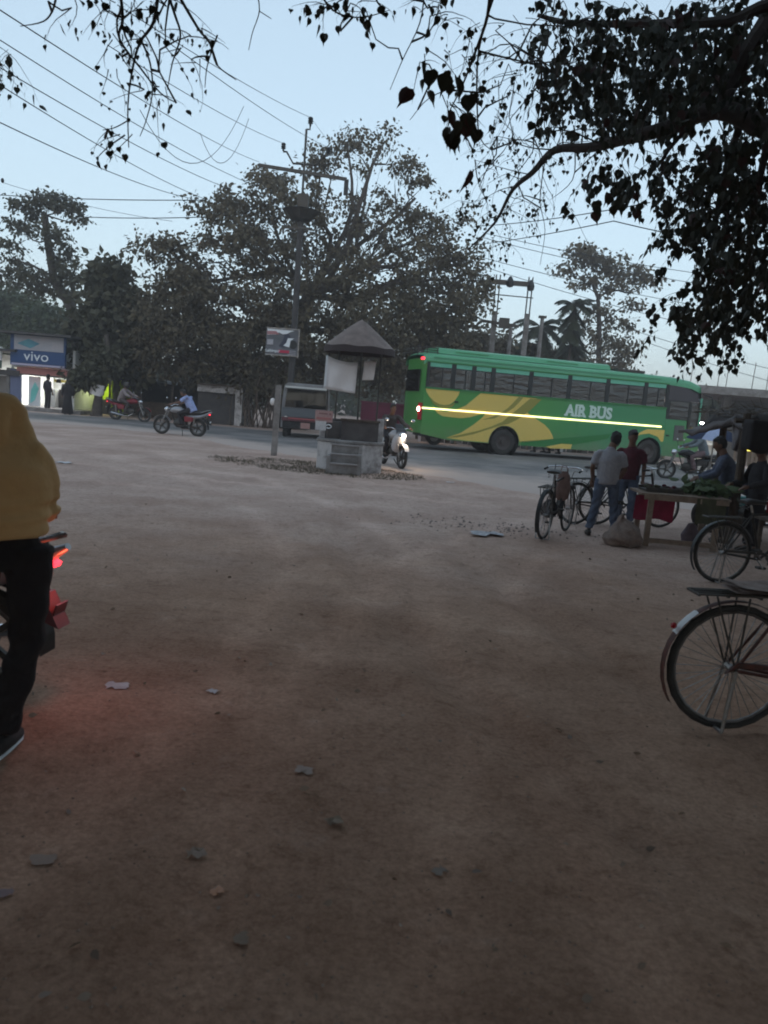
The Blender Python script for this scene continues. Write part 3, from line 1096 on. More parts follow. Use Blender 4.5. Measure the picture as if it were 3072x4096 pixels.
palm('areca_palm', 'dark slender areca palm with stiff fronds and a hanging dead skirt', 2297, 1222, 45, 13, 1.3, .09, .50, 14, (.9, .05))
palm('areca_palm', 'lower areca palm with drooping fronds just over the bus roof', 2290, 1385, 46, 8, 1.3, .09, .5, 4, (.4, -.3))
palm('coconut_palm', 'bushy coconut palm between transformer and areca palm', 2165, 1310, 48, 18, 2.0, .14, .62, 0, (.9, -.6))
palm('coconut_palm', 'shorter coconut palm hidden low behind the bus roof', 2060, 1400, 50, 14, 1.9, .14, .6, 0, (.9, -.5))
palm('coconut_palm', 'far coconut palm seen through the open concrete building', 2830, 1575, 60, 12, 2.0, .14, .6, 0, (.8, -.5))

# ================================================================== poles and wires
M['darkpole'] = mat('dark_pole', (.045, .040, .040), .8, c2=(.075, .068, .065), scale=4)
PY = 31.6
PS_ = PY / 23.5
pf = gp(1140, 1795)
pbase = at(1150, 1740, PY)
pole = thing('utility_pole', 'tall dark utility pole with two cross arms and insulators above the van', 'pole', (pbase.x, PY, .12))
pole.scale = (PS_,) * 3


def pl(px, py):
    return (at(px, py, PY) - pole.location) / PS_


ptop = pl(1200, 500)
px0 = pl(1178, 820)
MB().tube([(0, 0, -.3), (0, 0, px0.z)], [.10, .085], 10).build('shaft', M['darkpole'], pole, smooth=True)
MB().tube([(0, 0, px0.z - .25), (0, 0, ptop.z - .1), ], .035, 6).tube([(0, 0, ptop.z - .1), (.1, 0, ptop.z - .1), (.1, 0, ptop.z)], .025, 5).build('pole_top', M['darkmetal'], pole)


def insulator(name, p, s=1.0, parent=None):
    prof = [(0, 0), (.03, 0), (.03, .05), (.075, .06), (.05, .09), (.08, .11), (.05, .14), (.075, .17), (.05, .21), (.0, .22)]
    return MB().lathe([(r * s * .95, h * s) for r, h in prof], 10, p).build(name, M['black'], parent)


insulator('insulator', Vector((.1, 0, ptop.z)), 1.1, pole)
za = pl(1186, 655).z
MB().tube([(-.62, 0, za + .30), (-.52, 0, za + .30), (-.32, 0, za), (.32, 0, za), (.55, 0, za + .28), (.65, 0, za + .28)], .03, 6).build('bent_arm', M['darkmetal'], pole)
insulator('insulator', Vector((-.62, 0, za + .32)), 1.0, pole)
insulator('insulator', Vector((.66, 0, za + .30)), 1.0, pole)
zb = pl(1182, 685).z
MB().bar((-1.32, .12, zb + .12), (1.24, -.12, zb - .14), .07, .09).build('cross_arm', M['darkmetal'], pole)
MB().box((1.24, -.12, zb - .36), (.12, .1, .42)).build('disc_insulator', M['black'], pole)
zc = pl(1175, 810).z
MB().box((.05, -.1, zc), (.30, .24, .42)).build('switch_box', M['darkmetal'], pole)
zd = pl(1172, 860).z
MB().lathe([(.05, -.18), (.3, -.12), (.5, .1), (.55, .13), (.3, .16), (.12, .3)], 12, (0, 0, zd)).build('cable_bracket', M['darkmetal'], pole)
ze = pl(1168, 912).z
MB().bar((-.48, -.05, ze), (.35, -.05, ze), .07).bar((-.48, -.05, ze - .18), (-.48, -.05, ze), .05).build('lower_arm', M['darkmetal'], pole)

# advertising board on the pole
sc_ = at(1129, 1368, PY - .3)
ad = thing('advertising_board', 'small rectangular advertisement with a motorcyclist picture fixed to the utility pole', 'sign', sc_, math.radians(-6))
ad.scale = (PS_,) * 3
w_, h_ = .97, .76
XZ = lambda a, b, t: Vector((a, t, b))
MB().box((0, .03, 0), (w_, .03, h_)).build('panel', mat('dark_print', (.085, .09, .10), .5, c2=(.13, .13, .15), scale=3), ad)
MB().bar((w_ / 2, 0, -h_ / 2 - .05), (w_ / 2, 0, h_ / 2), .035).bar((-w_ / 2, 0, h_ / 2), (w_ / 2, 0, h_ / 2), .03).bar((-w_ / 2, 0, -h_ / 2), (w_ / 2, 0, -h_ / 2), .03).build('frame', M['steel'], ad)
MB().prism([(-.46, .18), (-.2, .20), (-.12, .27), (0, .22), (.12, .24), (.22, .30), (.34, .34), (-.46, .36)], .006, .013, XZ).build('sky_print', M['white_vinyl'], ad)
MB().prism([(-.46, .19), (-.1, .21), (-.2, .30), (-.46, .29)], .0, .005, XZ).build('red_print', mat('faded_red_print', (.36, .16, .17), .5), ad)
MB().prism([(-.1, -.12), (.02, .05), (.06, .22), (.18, .24), (.26, .12), (.20, -.02), (.06, -.16)], .0, .007, XZ).build('rider_print', mat('navy_print', (.03, .035, .06), .5), ad)
MB().prism([(.12, -.02), (.16, .12), (.34, .12), (.24, .05), (.22, -.14), (.04, -.10)], -.006, -.001, XZ).build('fairing_print', M['white_vinyl'], ad)
MB().lathe([(0, 0), (.12, 0)], 20, (.33, -.004, -.06), Matrix.Rotation(PI / 2, 3, 'X')).build('wheel_print', M['black'], ad)
MB().box((-.36, .004, -.02), (.18, .01, .15)).build('text_block', M['sign_grey'], ad)
MB().box((.06, .004, -.27), (.32, .01, .08)).build('red_block', mat('red_print', (.42, .02, .06), .5), ad)
text_mesh('Lakhimpur', 'lettering', M['white_vinyl'], ad, .115, .003, Matrix.Translation((-.48, -.004, -.30)) @ Matrix.Rotation(PI / 2, 4, 'X') @ Matrix.Scale(.86, 4, (1, 0, 0)), .002)
for k in range(3):
    MB().box((.30, .006, -.24 - k * .05), (.24, .01, .018)).build('text_line', M['sign_grey'], ad)

# short concrete post with a white cap
pp = gp(1095, 1822)
post = thing('concrete_post', 'short leaning weathered concrete post standing in the grass beside the kiosk', 'post', pp, 0)
MB().bar((0, 0, -.1), (.02, 0, 1.86), .15, .14).build('shaft', M['concrete'], post, bevel=.015)
MB().ball((-.11, -.02, 1.42), (.07, .06, .10)).build('lamp_fitting', M['cloth_white'], post, smooth=True)

# transformer structure behind the bus
TY = 42.0
tl, tr = at(1960, 1440, TY), at(2080, 1450, TY)
tf = thing('transformer_frame', 'two-legged transformer frame with a heavy cross beam behind the bus', 'transformer', (at(2040, 1400, TY).x, TY, .12))


def tq(px, py):
    return at(px, py, TY) - tf.location


for s, xx in ((-1, tq(1975, 1300).x), (1, tq(2105, 1300).x)):
    zt_, zm = tq(2040, 1112).z, tq(2040, 1250).z
    MB().bar((xx, 0, 0), (xx, 0, zm), .26, .2).build('leg', M['concrete'], tf)
    for o_ in (-.1, .1):
        MB().bar((xx + o_, 0, zm - .4), (xx + o_, 0, zt_ + .12), .06, .08).build('channel', M['darkmetal'], tf)
z1 = tq(2035, 1133).z
xa, xb = tq(1945, 1133).x, tq(2130, 1133).x
MB().bar((xa, -.14, z1), (xb, -.14, z1), .16, .24).build('beam', M['darkmetal'], tf)
for x in (xa + .1, (xa + xb) / 2, xb - .12):
    MB().lathe([(.05, -.3), (.17, -.25), (.2, -.05), (.14, .12), (.06, .25)], 10, (x, -.3, z1 - (.05 if x != (xa + xb) / 2 else -.05))).build('insulator', M['black'], tf)
z2 = tq(2035, 1184).z
MB().bar((xa - .2, -.1, z2 + .02), (xb + .1, -.1, z2 - .02), .05).build('cross_rail', M['darkmetal'], tf)
z3 = tq(2035, 1300).z
MB().bar((xa - .1, -.15, z3 + .1), (xb - .5, -.15, z3 - .05), .12, .14).build('lower_beam', M['darkmetal'], tf)
MB().box(((xa + xb) / 2 - .1, -.2, z3 + .05), (.5, .4, .5)).build('fuse_box', M['darkmetal'], tf)
for px, py, lab in ((2170, 1268, 'pale short pole in front of the coconut palm'), (2045, 1300, 'slim grey pole beside the transformer frame')):
    q = at(px, py, 44)
    r_ = thing('cable_pole', lab, 'pole', (q.x, 44, .12))
    MB().tube([(0, 0, 0), (0, 0, q.z - .12)], [.14, .10], 8).build('shaft', M['concrete'], r_, smooth=True)
    MB().box((0, 0, q.z - .12), (.4, .3, .12)).build('cap', M['darkmetal'], r_)

WIRE = mat('black_wire', (.02, .02, .022), .6)


def wire(label, A, B, sag=.3, r=.008, group='overhead wires'):
    A, B = Vector(A), Vector(B)
    pts = [A.lerp(B, t) - Vector((0, 0, sag * 4 * t * (1 - t))) for t in np.linspace(0, 1, 15)]
    o = pts[0].copy()
    ob = MB().tube([p - o for p in pts], r, 4, False).build('overhead_wire', WIRE, smooth=True)
    ob.location = o
    tag(ob, label, 'wire', group)
    return ob


W = lambda x, y, Y: at(x, y, Y)
P0 = pole.location
wire('topmost overhead wire running up left from the pole-top insulator', P0 + Vector((.1, 0, ptop.z + .22)) * PS_, W(470, 20, 12), .1)
wire('overhead wire passing above the bent arm towards the upper left', P0 + Vector((-.62, 0, za + .52)) * PS_, W(430, 180, 13), .12)
wire('overhead wire from the far end of the bent arm crossing above the trees', P0 + Vector((.66, 0, za + .5)) * PS_, W(620, 130, 12), .12)
wire('overhead wire reaching the left tip of the long cross arm from the upper left corner', P0 + Vector((-1.3, .1, zb + .2)) * PS_, W(0, 40, 9), .15)
wire('highest of the four parallel wires at the left edge of the sky', W(1000, 735, 26), W(0, 160, 11), .12)
wire('second highest of the four parallel wires at the left edge of the sky', W(930, 760, 26), W(0, 270, 11), .12)
wire('third highest of the four parallel wires at the left edge of the sky', W(830, 800, 26), W(0, 340, 11), .12)
wire('lowest of the four parallel wires at the left edge of the sky', W(770, 795, 26), W(0, 490, 11), .12)
wire('wire sloping down from the ball insulator left of the dark layered tree', W(10, 730, 30), W(690, 885, 34), .15)
wire('level wire running left behind the layered tree top', W(-60, 776, 40), W(820, 800, 36), .1, .02)
wire('lower level wire running left behind the layered tree', W(340, 868, 40), W(820, 868, 36), .05, .02)
wire('wire from the pole top down to the banyan on the right', P0 + Vector((.1, 0, ptop.z + .22)) * PS_, W(1480, 760, 38), .1)
wire('upper wire from the banyan rising to the peepal branch on the right', W(1900, 905, 34), W(2600, 810, 22), .1, .015)
wire('lower wire from the banyan pulled up to a peak by a hanging twig', W(1900, 980, 34), W(2455, 884, 22), .05, .014)
wire('wire falling right from the peak towards the dense peepal leaves', W(2455, 884, 22), W(3100, 1010, 22), .05, .014)
wire('faint long wire above the thin airy tree', W(1930, 930, 50), W(3100, 1130, 50), .3, .018)
wire('faint long wire crossing the thin airy tree top', W(1930, 950, 50), W(3100, 1180, 50), .3, .018)
wire('faint wire from the banyan passing over the transformer', W(1930, 1030, 50), W(3100, 1270, 50), .3, .018)
wire('faint lowest wire from the banyan passing over the transformer', W(1930, 1065, 50), W(3100, 1370, 50), .3, .018)
wire('thin wire low over the bus front', W(2560, 1330, 60), W(3100, 1480, 60), .1, .02)
wire('second thin wire low over the bus front', W(2560, 1360, 60), W(3100, 1530, 60), .1, .02)
wire('wire loop slack curl hanging near the bent arm', W(560, 440, 16), W(975, 425, 22), 1.2, .008)
wire('second slack wire curl hanging near the bent arm', W(800, 530, 20), W(995, 475, 22), .9, .008)
ins = MB().ball((0, 0, 0), (.06, .06, .09)).build('ball_insulator', M['black'], smooth=True)
ins.location = W(10, 722, 30)
tag(ins, 'small round insulator on the end of the sloping wire above the layered tree', 'insulator')

# ================================================================== bus
BYAW = math.radians(15)
BO = Vector((4.31 - 3.65 * math.cos(BYAW), 29.93 - 3.65 * math.sin(BYAW), .125))
bus = thing('bus', 'long green and yellow passenger bus with white AIR BUS lettering crossing the junction', 'bus', BO, BYAW)


def buw(px, py):
    d = ray(px, py)
    n = np.array([-math.sin(BYAW), math.cos(BYAW)])
    P = CAMP + d * (n.dot([BO.x, BO.y]) / n.dot(d[:2]))
    return ((P[:2] - np.array([BO.x, BO.y])).dot([math.cos(BYAW), math.sin(BYAW)]), P[2] - BO.z)


def z1_(x, y):      # from the enlarged rear half
    return buw(1640 + x / 2.765, 1500 + y / 2.765)


def z2_(x, y):      # from the enlarged front half
    return buw(2200 + x / 2.676, 1560 + y / 2.676)


M['bus_green'] = mat('bus_green', (.068, .265, .05), .38, c2=(.075, .30, .075), scale=.35, lo=.3, hi=.7, detail=1)
_nt = M['bus_green'].node_tree
_bc = _nt.nodes['Principled BSDF'].inputs['Base Color']
_src = _bc.links[0].from_socket
_tc, _sx, _mr, _mx = (_nt.nodes.new(k) for k in ('ShaderNodeTexCoord', 'ShaderNodeSeparateXYZ', 'ShaderNodeMapRange', 'ShaderNodeMix'))
_mx.data_type = 'RGBA'          # the livery is sprayed from leaf green at the tail to sea green at the front
_mr.inputs['From Min'].default_value, _mr.inputs['From Max'].default_value = 5.0, 8.0
_mx.inputs[7].default_value = (.055, .26, .108, 1)
_nt.links.new(_tc.outputs['Object'], _sx.inputs[0])
_nt.links.new(_sx.outputs['X'], _mr.inputs['Value'])
_nt.links.new(_mr.outputs['Result'], _mx.inputs[0])
_nt.links.new(_src, _mx.inputs[6])
_dz, _dn, _dm, _dr, _dx = (_nt.nodes.new(k) for k in ('ShaderNodeMapRange', 'ShaderNodeTexNoise', 'ShaderNodeMath', 'ShaderNodeMapRange', 'ShaderNodeMix'))
_dz.inputs['From Min'].default_value, _dz.inputs['From Max'].default_value = 1.25, .38     # road dust on the skirts
_dn.inputs['Scale'].default_value, _dn.inputs['Detail'].default_value = 2.2, 8
_dm.operation = 'MULTIPLY'
_dr.inputs['From Min'].default_value, _dr.inputs['From Max'].default_value, _dr.inputs['To Max'].default_value = .12, .75, .6
_dx.data_type = 'RGBA'
_dx.inputs[7].default_value = (.25, .20, .16, 1)
_nt.links.new(_sx.outputs['Z'], _dz.inputs['Value'])
_nt.links.new(_tc.outputs['Object'], _dn.inputs['Vector'])
_nt.links.new(_dz.outputs['Result'], _dm.inputs[0])
_nt.links.new(_dn.outputs['Fac'], _dm.inputs[1])
_nt.links.new(_dm.outputs[0], _dr.inputs['Value'])
_nt.links.new(_dr.outputs['Result'], _dx.inputs[0])
_nt.links.new(_mx.outputs[2], _dx.inputs[6])
_nt.links.new(_dx.outputs[2], _bc)
M['bus_teal'] = mat('bus_teal', (.09, .335, .17), .4, c2=(.11, .37, .20), scale=.5, detail=2)
M['bus_yellow'] = mat('bus_yellow', (.76, .54, .12), .4, c2=(.70, .52, .13), scale=.5, detail=2)
M['bus_olive'] = mat('bus_olive', (.30, .27, .05), .4)
M['bus_dkgreen'] = mat('bus_dark_green', (.03, .20, .05), .4)
M['film'] = mat('green_window_film', (.12, .44, .29), .3, c2=(.16, .50, .34), scale=1.5)
M['bus_glass'] = glass('bus_glass', (.18, .17, .18), .07, .07, .45, True)
M['bus_in'] = mat('bus_interior', (.10, .10, .10), .8)
BW = 2.5
LB = 12.22
wheel_u = (3.65, 9.86)


def arch(u, zb, r=.62, n=9, zc=.5):
    a0 = math.asin((zb - zc) / r)
    return [(u + math.cos(PI - a0 - (PI - 2 * a0) * i / n) * r, zc + math.sin(PI - a0 - (PI - 2 * a0) * i / n) * r) for i in range(n + 1)]


low = [(0.06, .62), (1.38, .44)] + arch(3.65, .42) + arch(9.86, .39) + [(10.43, .39)] if False else None
a1, a2 = arch(3.65, .42), arch(9.86, .39, .60)
low = [(0.34, .60), (1.38, .44)] + a1 + a2 + [(LB - .12, .37), (LB - .10, 1.50), (11.45, 1.50), (11.40, 1.86), (10.45, 1.86), (10.43, 2.27), (.34, 2.27)]
YS = lambda v0: (lambda a, b, t: Vector((a, t, b)))
XZ = lambda a, b, t: Vector((a, t, b))
MB().prism(low, 0, .05, XZ).build('side_panel', M['bus_green'], bus)
MB().prism(low, BW - .05, BW, XZ).build('side_panel', M['bus_green'], bus)
# upper rail with rounded roof, swept over a falling front
prof = [(0, 3.22), (0, 3.36), (.05, 3.47), (.2, 3.54), (.6, 3.58), (1.25, 3.60), (1.9, 3.58), (2.3, 3.54), (2.45, 3.47), (2.5, 3.36), (2.5, 3.22)]
rows = []
for u, dz, sh in ((0.26, -.10, .06), (.38, -.02, .01), (.7, 0, 0), (9.6, 0, 0), (10.8, -.03, 0), (11.5, -.10, .02), (11.95, -.24, .08)):
    rows.append([Vector((u, sh + y * (1 - 2 * sh / BW), max(z + dz, 3.2 + dz * 1.0))) for y, z in prof])
MB().grid(rows).build('roof', M['bus_teal'], bus, smooth=60)
MB().box((5.3, -.012, 3.40), (9.4, .03, .035)).build('gutter', M['bus_teal'], bus)
# rear and front ends
rr = [[Vector((0.34 + (0.0 if (0 < i < 8) else .0) - .10 * math.sin(PI * i / 8) ** .5 + .04 * (z - .6) / 3, BW * i / 8, z)) for i in range(9)] for z in (.62, 1.2, 2.2, 3.0, 3.36)]
MB().grid(rr).build('rear_panel', M['bus_green'], bus, smooth=True)
MB().box((.24, BW / 2, 2.55), (.04, 1.7, .8)).build('rear_window', M['dark_glass'], bus)
fr = [[Vector((LB - .10 + .16 * math.sin(PI * i / 8) ** .6 - max(0, z - 1.5) * .10, BW * i / 8, z)) for i in range(9)] for z in (.37, .9, 1.42)]
MB().grid(fr).build('front_panel', M['bus_green'], bus, smooth=True)
fw_ = [[Vector((LB - .10 + .16 * math.sin(PI * i / 8) ** .6 - (z - 1.42) * .13, BW * i / 8, z)) for i in range(9)] for z in (1.42, 2.2, 2.8, 3.22)]
MB().grid(fw_).build('windscreen', M['dark_glass'], bus, smooth=True)
# waistband and pillars of the window band
M['pillar'] = mat('window_pillar', (.018, .020, .020), .4)
MB().box((5.39, -.006, 2.285), (10.09, .05, .06)).build('window_sill', M['bus_dkgreen'], bus)
MB().box((5.39, .02, 3.235), (10.09, .06, .045)).build('window_head', M['bus_dkgreen'], bus)
pil_px = [1702, 1815, 1896, 1974, 2127, 2283, 2438, 2592, 2666]
us = [buw(p, 1500)[0] for p in pil_px]
us[0], us[-1] = .44, 10.40
for i, u in enumerate(us):
    MB().box((u, .022, 2.76), (.17 if 0 < i < 8 else .10, .045, .92)).build('window_pillar', M['pillar'], bus)
    MB().box((u, BW - .022, 2.76), (.17 if 0 < i < 8 else .10, .045, .92)).build('window_pillar', M['pillar'], bus)
for i in range(8):
    a, b_ = us[i] + (.085 if i else .05), us[i + 1] - .085
    w = MB().box(((a + b_) / 2, .03, 2.675), (b_ - a, .012, .72)).build('window', M['bus_glass'], bus)
    MB().box(((a + b_) / 2, .018, 3.045), (b_ - a, .03, .03)).box(((a + b_) / 2 + .08, .018, 2.675), (.03, .03, .70)).build('sash', M['pillar'], w)
    MB().box(((a + b_) / 2, .026, 3.135), (b_ - a, .02, .15)).build('upper_pane', M['film'], w)
    MB().box(((a + b_) / 2, BW - .03, 2.75), (b_ - a, .012, .90)).build('window', M['bus_glass'], bus)
# driver's cab
MB().prism([(10.47, 2.62), (11.86, 2.62), (11.80, 2.95), (11.3, 3.13), (10.47, 3.22)], .004, .05, XZ).build('cab_panel', mat('cab_grey', (.06, .05, .055), .5), bus)
MB().prism([(10.47, 2.62), (11.86, 2.62), (11.80, 2.95), (11.3, 3.13), (10.47, 3.22)], BW - .05, BW - .004, XZ).build('cab_panel', M['pillar'], bus)
dw = MB().box((11.03, .03, 2.24), (.92, .012, .72)).build('driver_window', M['bus_glass'], bus)
MB().box((10.52, .02, 2.24), (.13, .05, .74)).box((11.53, .02, 2.05), (.10, .05, 1.12)).box((11.03, .02, 1.875), (.92, .04, .04)).box((11.03, .02, 2.60), (.92, .04, .04)).build('frame', M['pillar'], dw)
qw = MB().box((11.75, .03, 2.08), (.34, .012, 1.05)).build('quarter_window', M['bus_glass'], bus)
MB().box((11.94, .02, 2.05), (.05, .05, 1.12)).box((11.75, .02, 1.53), (.4, .045, .05)).build('frame', M['pillar'], qw)
MB().box((11.99, .02, 2.1), (.06, .06, 1.4)).build('front_pillar', M['film'], bus)
dd = MB().prism([(10.47, .42), (11.5, .42), (11.42, 1.82), (10.47, 1.82)], -.008, -.002, XZ).build('driver_door', M['bus_green'], bus)
MB().box((11.12, -.02, 1.34), (.44, .02, .62)).build('door_vent', M['bus_in'], dd)
MB().box((10.62, -.025, 1.22), (.14, .03, .06)).build('handle', M['black'], dd)
mi_ = MB().bar((12.0, -.02, 2.95), (12.25, -.28, 2.85), .04).bar((12.25, -.28, 2.85), (12.33, -.3, 2.45), .035).build('mirror_arm', M['black'], bus)
MB().box((12.33, -.3, 2.3), (.09, .22, .42)).build('mirror', M['black'], mi_)
# floor, ceiling, seats
MB().box((6.1, BW / 2, 1.15), (11.3, BW - .12, .08)).build('floor', M['bus_in'], bus)
seat0 = None
for i in range(11):
    for s in (.55, 1.95):
        if seat0 is None:
            mb = MB().box((0, 0, 1.62), (.42, .85, .12)).box((-.22, 0, 2.02), (.10, .85, .75))
            seat0 = mb.build('seat', mat('seat_cloth', (.05, .035, .045), .9), bus)
            o = seat0
        else:
            o = seat0.copy()
            col.objects.link(o)
            o.parent = bus
        o.location = (.8 + i * .82, s, .12)
# underbody
MB().box((6.1, BW / 2, .62), (10.8, BW - .5, .3)).build('chassis', M['black'], bus)
MB().box((.95, BW / 2, .72), (1.1, BW - .2, .16)).build('rear_skirt', M['black'], bus)
# wheels
Rx = Matrix.Rotation(-PI / 2, 3, 'X')


def bus_wheel(u, y, dual):
    w = MB().lathe([(.30, 0), (.40, -.01), (.48, .03), (.50, .09), (.50, .20), (.48, .26), (.40, .29), (.30, .28)], 28, (u, y, .5), Rx).build('wheel', M['rubber'], bus, smooth=True)
    mb = MB().lathe([(.305, .02), (.27, .05), (.19, .10), (.10, .09 if dual else .0), (.09, .0 if dual else -.04), (0, 0 if dual else -.04)], 20, (u, y, .5), Rx)
    for k in range(8):
        a = k * PI / 4
        mb.ball((u + .16 * math.cos(a), y + .05, .5 + .16 * math.sin(a)), .022, 5, 4)
    mb.build('rim', mat('dusty_rim', (.09, .075, .07), .7, .3), w)
    return w


for u in wheel_u:
    bus_wheel(u, .06, u < 5)
    bus_wheel(u, BW - .35, u < 5)
    MB().tube([Vector((a, .03, b)) for a, b in arch(u, .45, .61, 14)], .03, 5).build('arch_lip', M['black'] if u < 5 else M['film'], bus)
    MB().lathe([(.62, .05), (.62, .6)], 20, (u, 0, .5), Rx).build('wheel_well', M['black'], bus)
MB().lathe([(.30, 0), (.48, .03), (.50, .09), (.50, .20), (.48, .26), (.30, .28)], 24, (3.65, .42, .5), Rx).build('inner_wheel', M['rubber'], bus, smooth=True)
# roof pod and rear rack
pod = [(.30, 3.57), (.42, 3.74), (.62, 3.80), (1.9, 3.80), (2.08, 3.74), (2.2, 3.57)]
MB().prism(pod, .85, 7.95, lambda a, b, t: Vector((t, a, b)) if True else None).build('roof_pod', M['bus_teal'], bus)
for u in (2.2, 5.9):
    MB().box((u, .345, 3.668), (1.3, .02, .02), Matrix.Rotation(math.radians(0), 3, 'X')).build('pod_seam', M['bus_dkgreen'], bus)
MB().box((8.9, .7, 3.62), (1.2, .7, .10)).build('roof_hatch', M['darkmetal'], bus)
mb = MB()
for z in (3.58, 3.66, 3.74):
    mb.tube([(.85, .25, z), (.05, .25, z), (.02, 1.2, z), (.05, 2.2, z), (.85, 2.2, z)], .016, 5)
for x, y in ((.8, .25), (.4, .25), (.05, .25), (.02, 1.2), (.05, 2.2), (.8, 2.2)):
    mb.bar((x, y, 3.45), (x, y, 3.76), .025)
mb.build('rear_rack', M['darkmetal'], bus)
# lamps, and reflective side tape whose glow is added as emission
MB().box((.23, .14, 3.33), (.10, .14, .09)).build('marker_lamp', M['red_lit'], bus)
t_ = MB().box((.27, .12, 1.42), (.10, .20, .62)).build('tail_lamp', M['red_lens'], bus)
MB().ball((.21, .10, 1.50), (.05, .09, .09)).build('bulb', emis('lit_tail_bulb', (1, .25, .25), 10), t_)
MB().box((5.3, -.018, 1.545), (10.0, .012, .062)).build('reflective_tape', emis('yellow_tape_glow', (1, .84, .36), .55), bus)
# painted sweeps of the livery, each a thin vinyl sheet
A1 = arch(3.65, .45, .625, 12)


def vinyl(name, poly, m, y):
    return MB().prism([(a, b) for a, b in poly], -y, -y + .0018, XZ).build(name, m, bus)


big = [z1_(*q) for q in ((785, 198), (1400, 258), (1330, 350), (1300, 420), (1400, 490), (1490, 550), (1545, 610), (1575, 670), (1585, 705))] + [(4.32, .52)]
big += [p_ for p_ in reversed(A1) if p_[1] > .5]
big += [(3.0, .45), (2.1, .46)] + [z1_(*q) for q in ((400, 694), (560, 640), (700, 550), (800, 470), (868, 378), (820, 425), (760, 440), (660, 468), (560, 478), (440, 465), (360, 455), (300, 420), (235, 320), (260, 350), (330, 395), (400, 408), (470, 395), (540, 370), (620, 335), (700, 270))]
vinyl('yellow_sweep', big, M['bus_yellow'], .006)
vinyl('yellow_drop', [z1_(*q) for q in ((172, 148), (550, 180), (535, 225), (490, 290), (440, 325), (390, 335), (330, 325), (270, 295), (215, 240), (185, 190))], M['bus_yellow'], .006)
vinyl('olive_sweep', [z1_(*q) for q in ((1200, 242), (1255, 249), (1150, 360), (1060, 420), (930, 480), (790, 497), (900, 465), (1010, 415), (1090, 360))], M['bus_olive'], .009)
vinyl('olive_sweep', [z1_(*q) for q in ((1332, 258), (1455, 270), (1330, 390), (1190, 490), (1090, 540), (1000, 560), (870, 600), (700, 655), (520, 690), (400, 694), (600, 650), (760, 615), (900, 568), (1020, 518), (1100, 450), (1200, 370))], M['bus_olive'], .0095)
vinyl('olive_crescent_sweep', [z1_(*q) for q in ((215, 250), (270, 300), (330, 330), (390, 340), (450, 330), (500, 300), (470, 350), (400, 372), (330, 358), (260, 318))], M['bus_olive'], .0075)  # plain olive crescent of the livery
vinyl('dark_green_sweep', [z1_(1218, 735), z1_(1659, 700), z2_(300, 500), z2_(650, 470), z2_(620, 520), z2_(260, 585), z1_(1480, 790), z1_(1230, 780)], M['bus_dkgreen'], .006)
vinyl('yellow_corner', [z2_(*q) for q in ((1040, 418), (1236, 430), (1222, 548), (1188, 556), (1150, 500), (1060, 466), (960, 478), (900, 520), (960, 455))], M['bus_yellow'], .006)
vinyl('yellow_base', [z1_(1500, 792), z2_(120, 575), z2_(235, 582), z2_(220, 632), z2_(0, 624)], M['bus_yellow'], .007)
u0, w0 = z2_(150, 268)
u1, w1 = z2_(658, 305)
h_l = .42
tm = text_mesh('AIR BUS', 'lettering', mat('white_lettering', (.60, .74, .66), .5), bus, .60, .003, Matrix.Translation((u0 - .02, -.014, w0 - .005)) @ Matrix.Rotation(PI / 2, 4, 'X') @ Matrix.Scale(.985, 4, (1, 0, 0)), .024)
xs_ = [v.co.x for v in tm.data.vertices]
sx_ = (u1 - u0) / (max(xs_) - min(xs_))
xmin = min(xs_)
for v in tm.data.vertices:
    v.co.x = u0 + (v.co.x - xmin) * sx_
# slab serifs on the uprights of the letters
tw = u1 - u0
mb = MB()
for fx, wd in ((.035, .13), (.165, .12), (.255, .13), (.335, .13), (.412, .11), (.545, .13), (.71, .12), (.81, .12)):
    for zz in ((w0 + .02, w0 + h_l) if fx not in (.035, .165, .412, .71, .81) else ((w0 + .02,) if fx < .5 else (w0 + h_l,))):
        mb.box((u0 + fx * tw, -.0165, zz), (wd * 1.25, .004, .055))
mb.build('serifs', tm.data.materials[0], tm, kind='stuff')
for u in (1.9, 4.9, 6.6, 8.3):
    MB().box((u, -.0045, 1.0), (.014, .002, .98)).build('panel_seam', M['bus_dkgreen'], bus)
MB().box(z1_(512, 298)[0:1] + (-.02,) + z1_(512, 298)[1:2], (.14, .02, .06)).build('fuel_flap', M['black'], bus)

# ================================================================== van, pickup
vn = gp(1212, 1757)
van = thing('van', 'small dusty passenger van with a big dark windscreen behind the concrete post', 'van', (vn.x, vn.y + .3, .14), math.radians(8))
M['van_grey'] = mat('van_grey', (.22, .215, .22), .5, c2=(.15, .14, .14), scale=2)
M['van_maroon'] = mat('van_maroon', (.13, .035, .045), .45, c2=(.09, .03, .035), scale=3)
w_ = 1.84
MB().prism([(-.92, .35), (.92, .35), (.92, 1.2), (.86, 1.96), (.74, 2.08), (-.74, 2.08), (-.86, 1.96), (-.92, 1.2)], .12, 3.2, lambda a, b, t: Vector((a, t, b))).build('body', M['van_grey'], van, bevel=.03)
MB().prism([(-.80, 1.16), (.80, 1.16), (.74, 1.84), (-.74, 1.84)], .07, .115, XZ).build('windscreen', M['dark_glass'], van)
MB().prism([(-.80, 1.16), (.80, 1.16), (.74, 1.84), (-.74, 1.84)], .1165, .119, XZ).build('cabin_dark', M['black'], van)
MB().box((0, .06, 1.92), (1.66, .10, .07)).build('sun_visor', M['wall_white'], van)
MB().box((0, .09, .96), (1.8, .06, .34)).build('front_panel', mat('van_slate', (.10, .11, .12), .5), van)
b1 = MB().box((0, .04, .70), (1.82, .10, .13)).build('bumper', M['van_maroon'], van)
MB().box((0, -.015, .735), (1.3, .012, .035)).build('stripe', mat('faded_red', (.42, .10, .10), .6), b1)
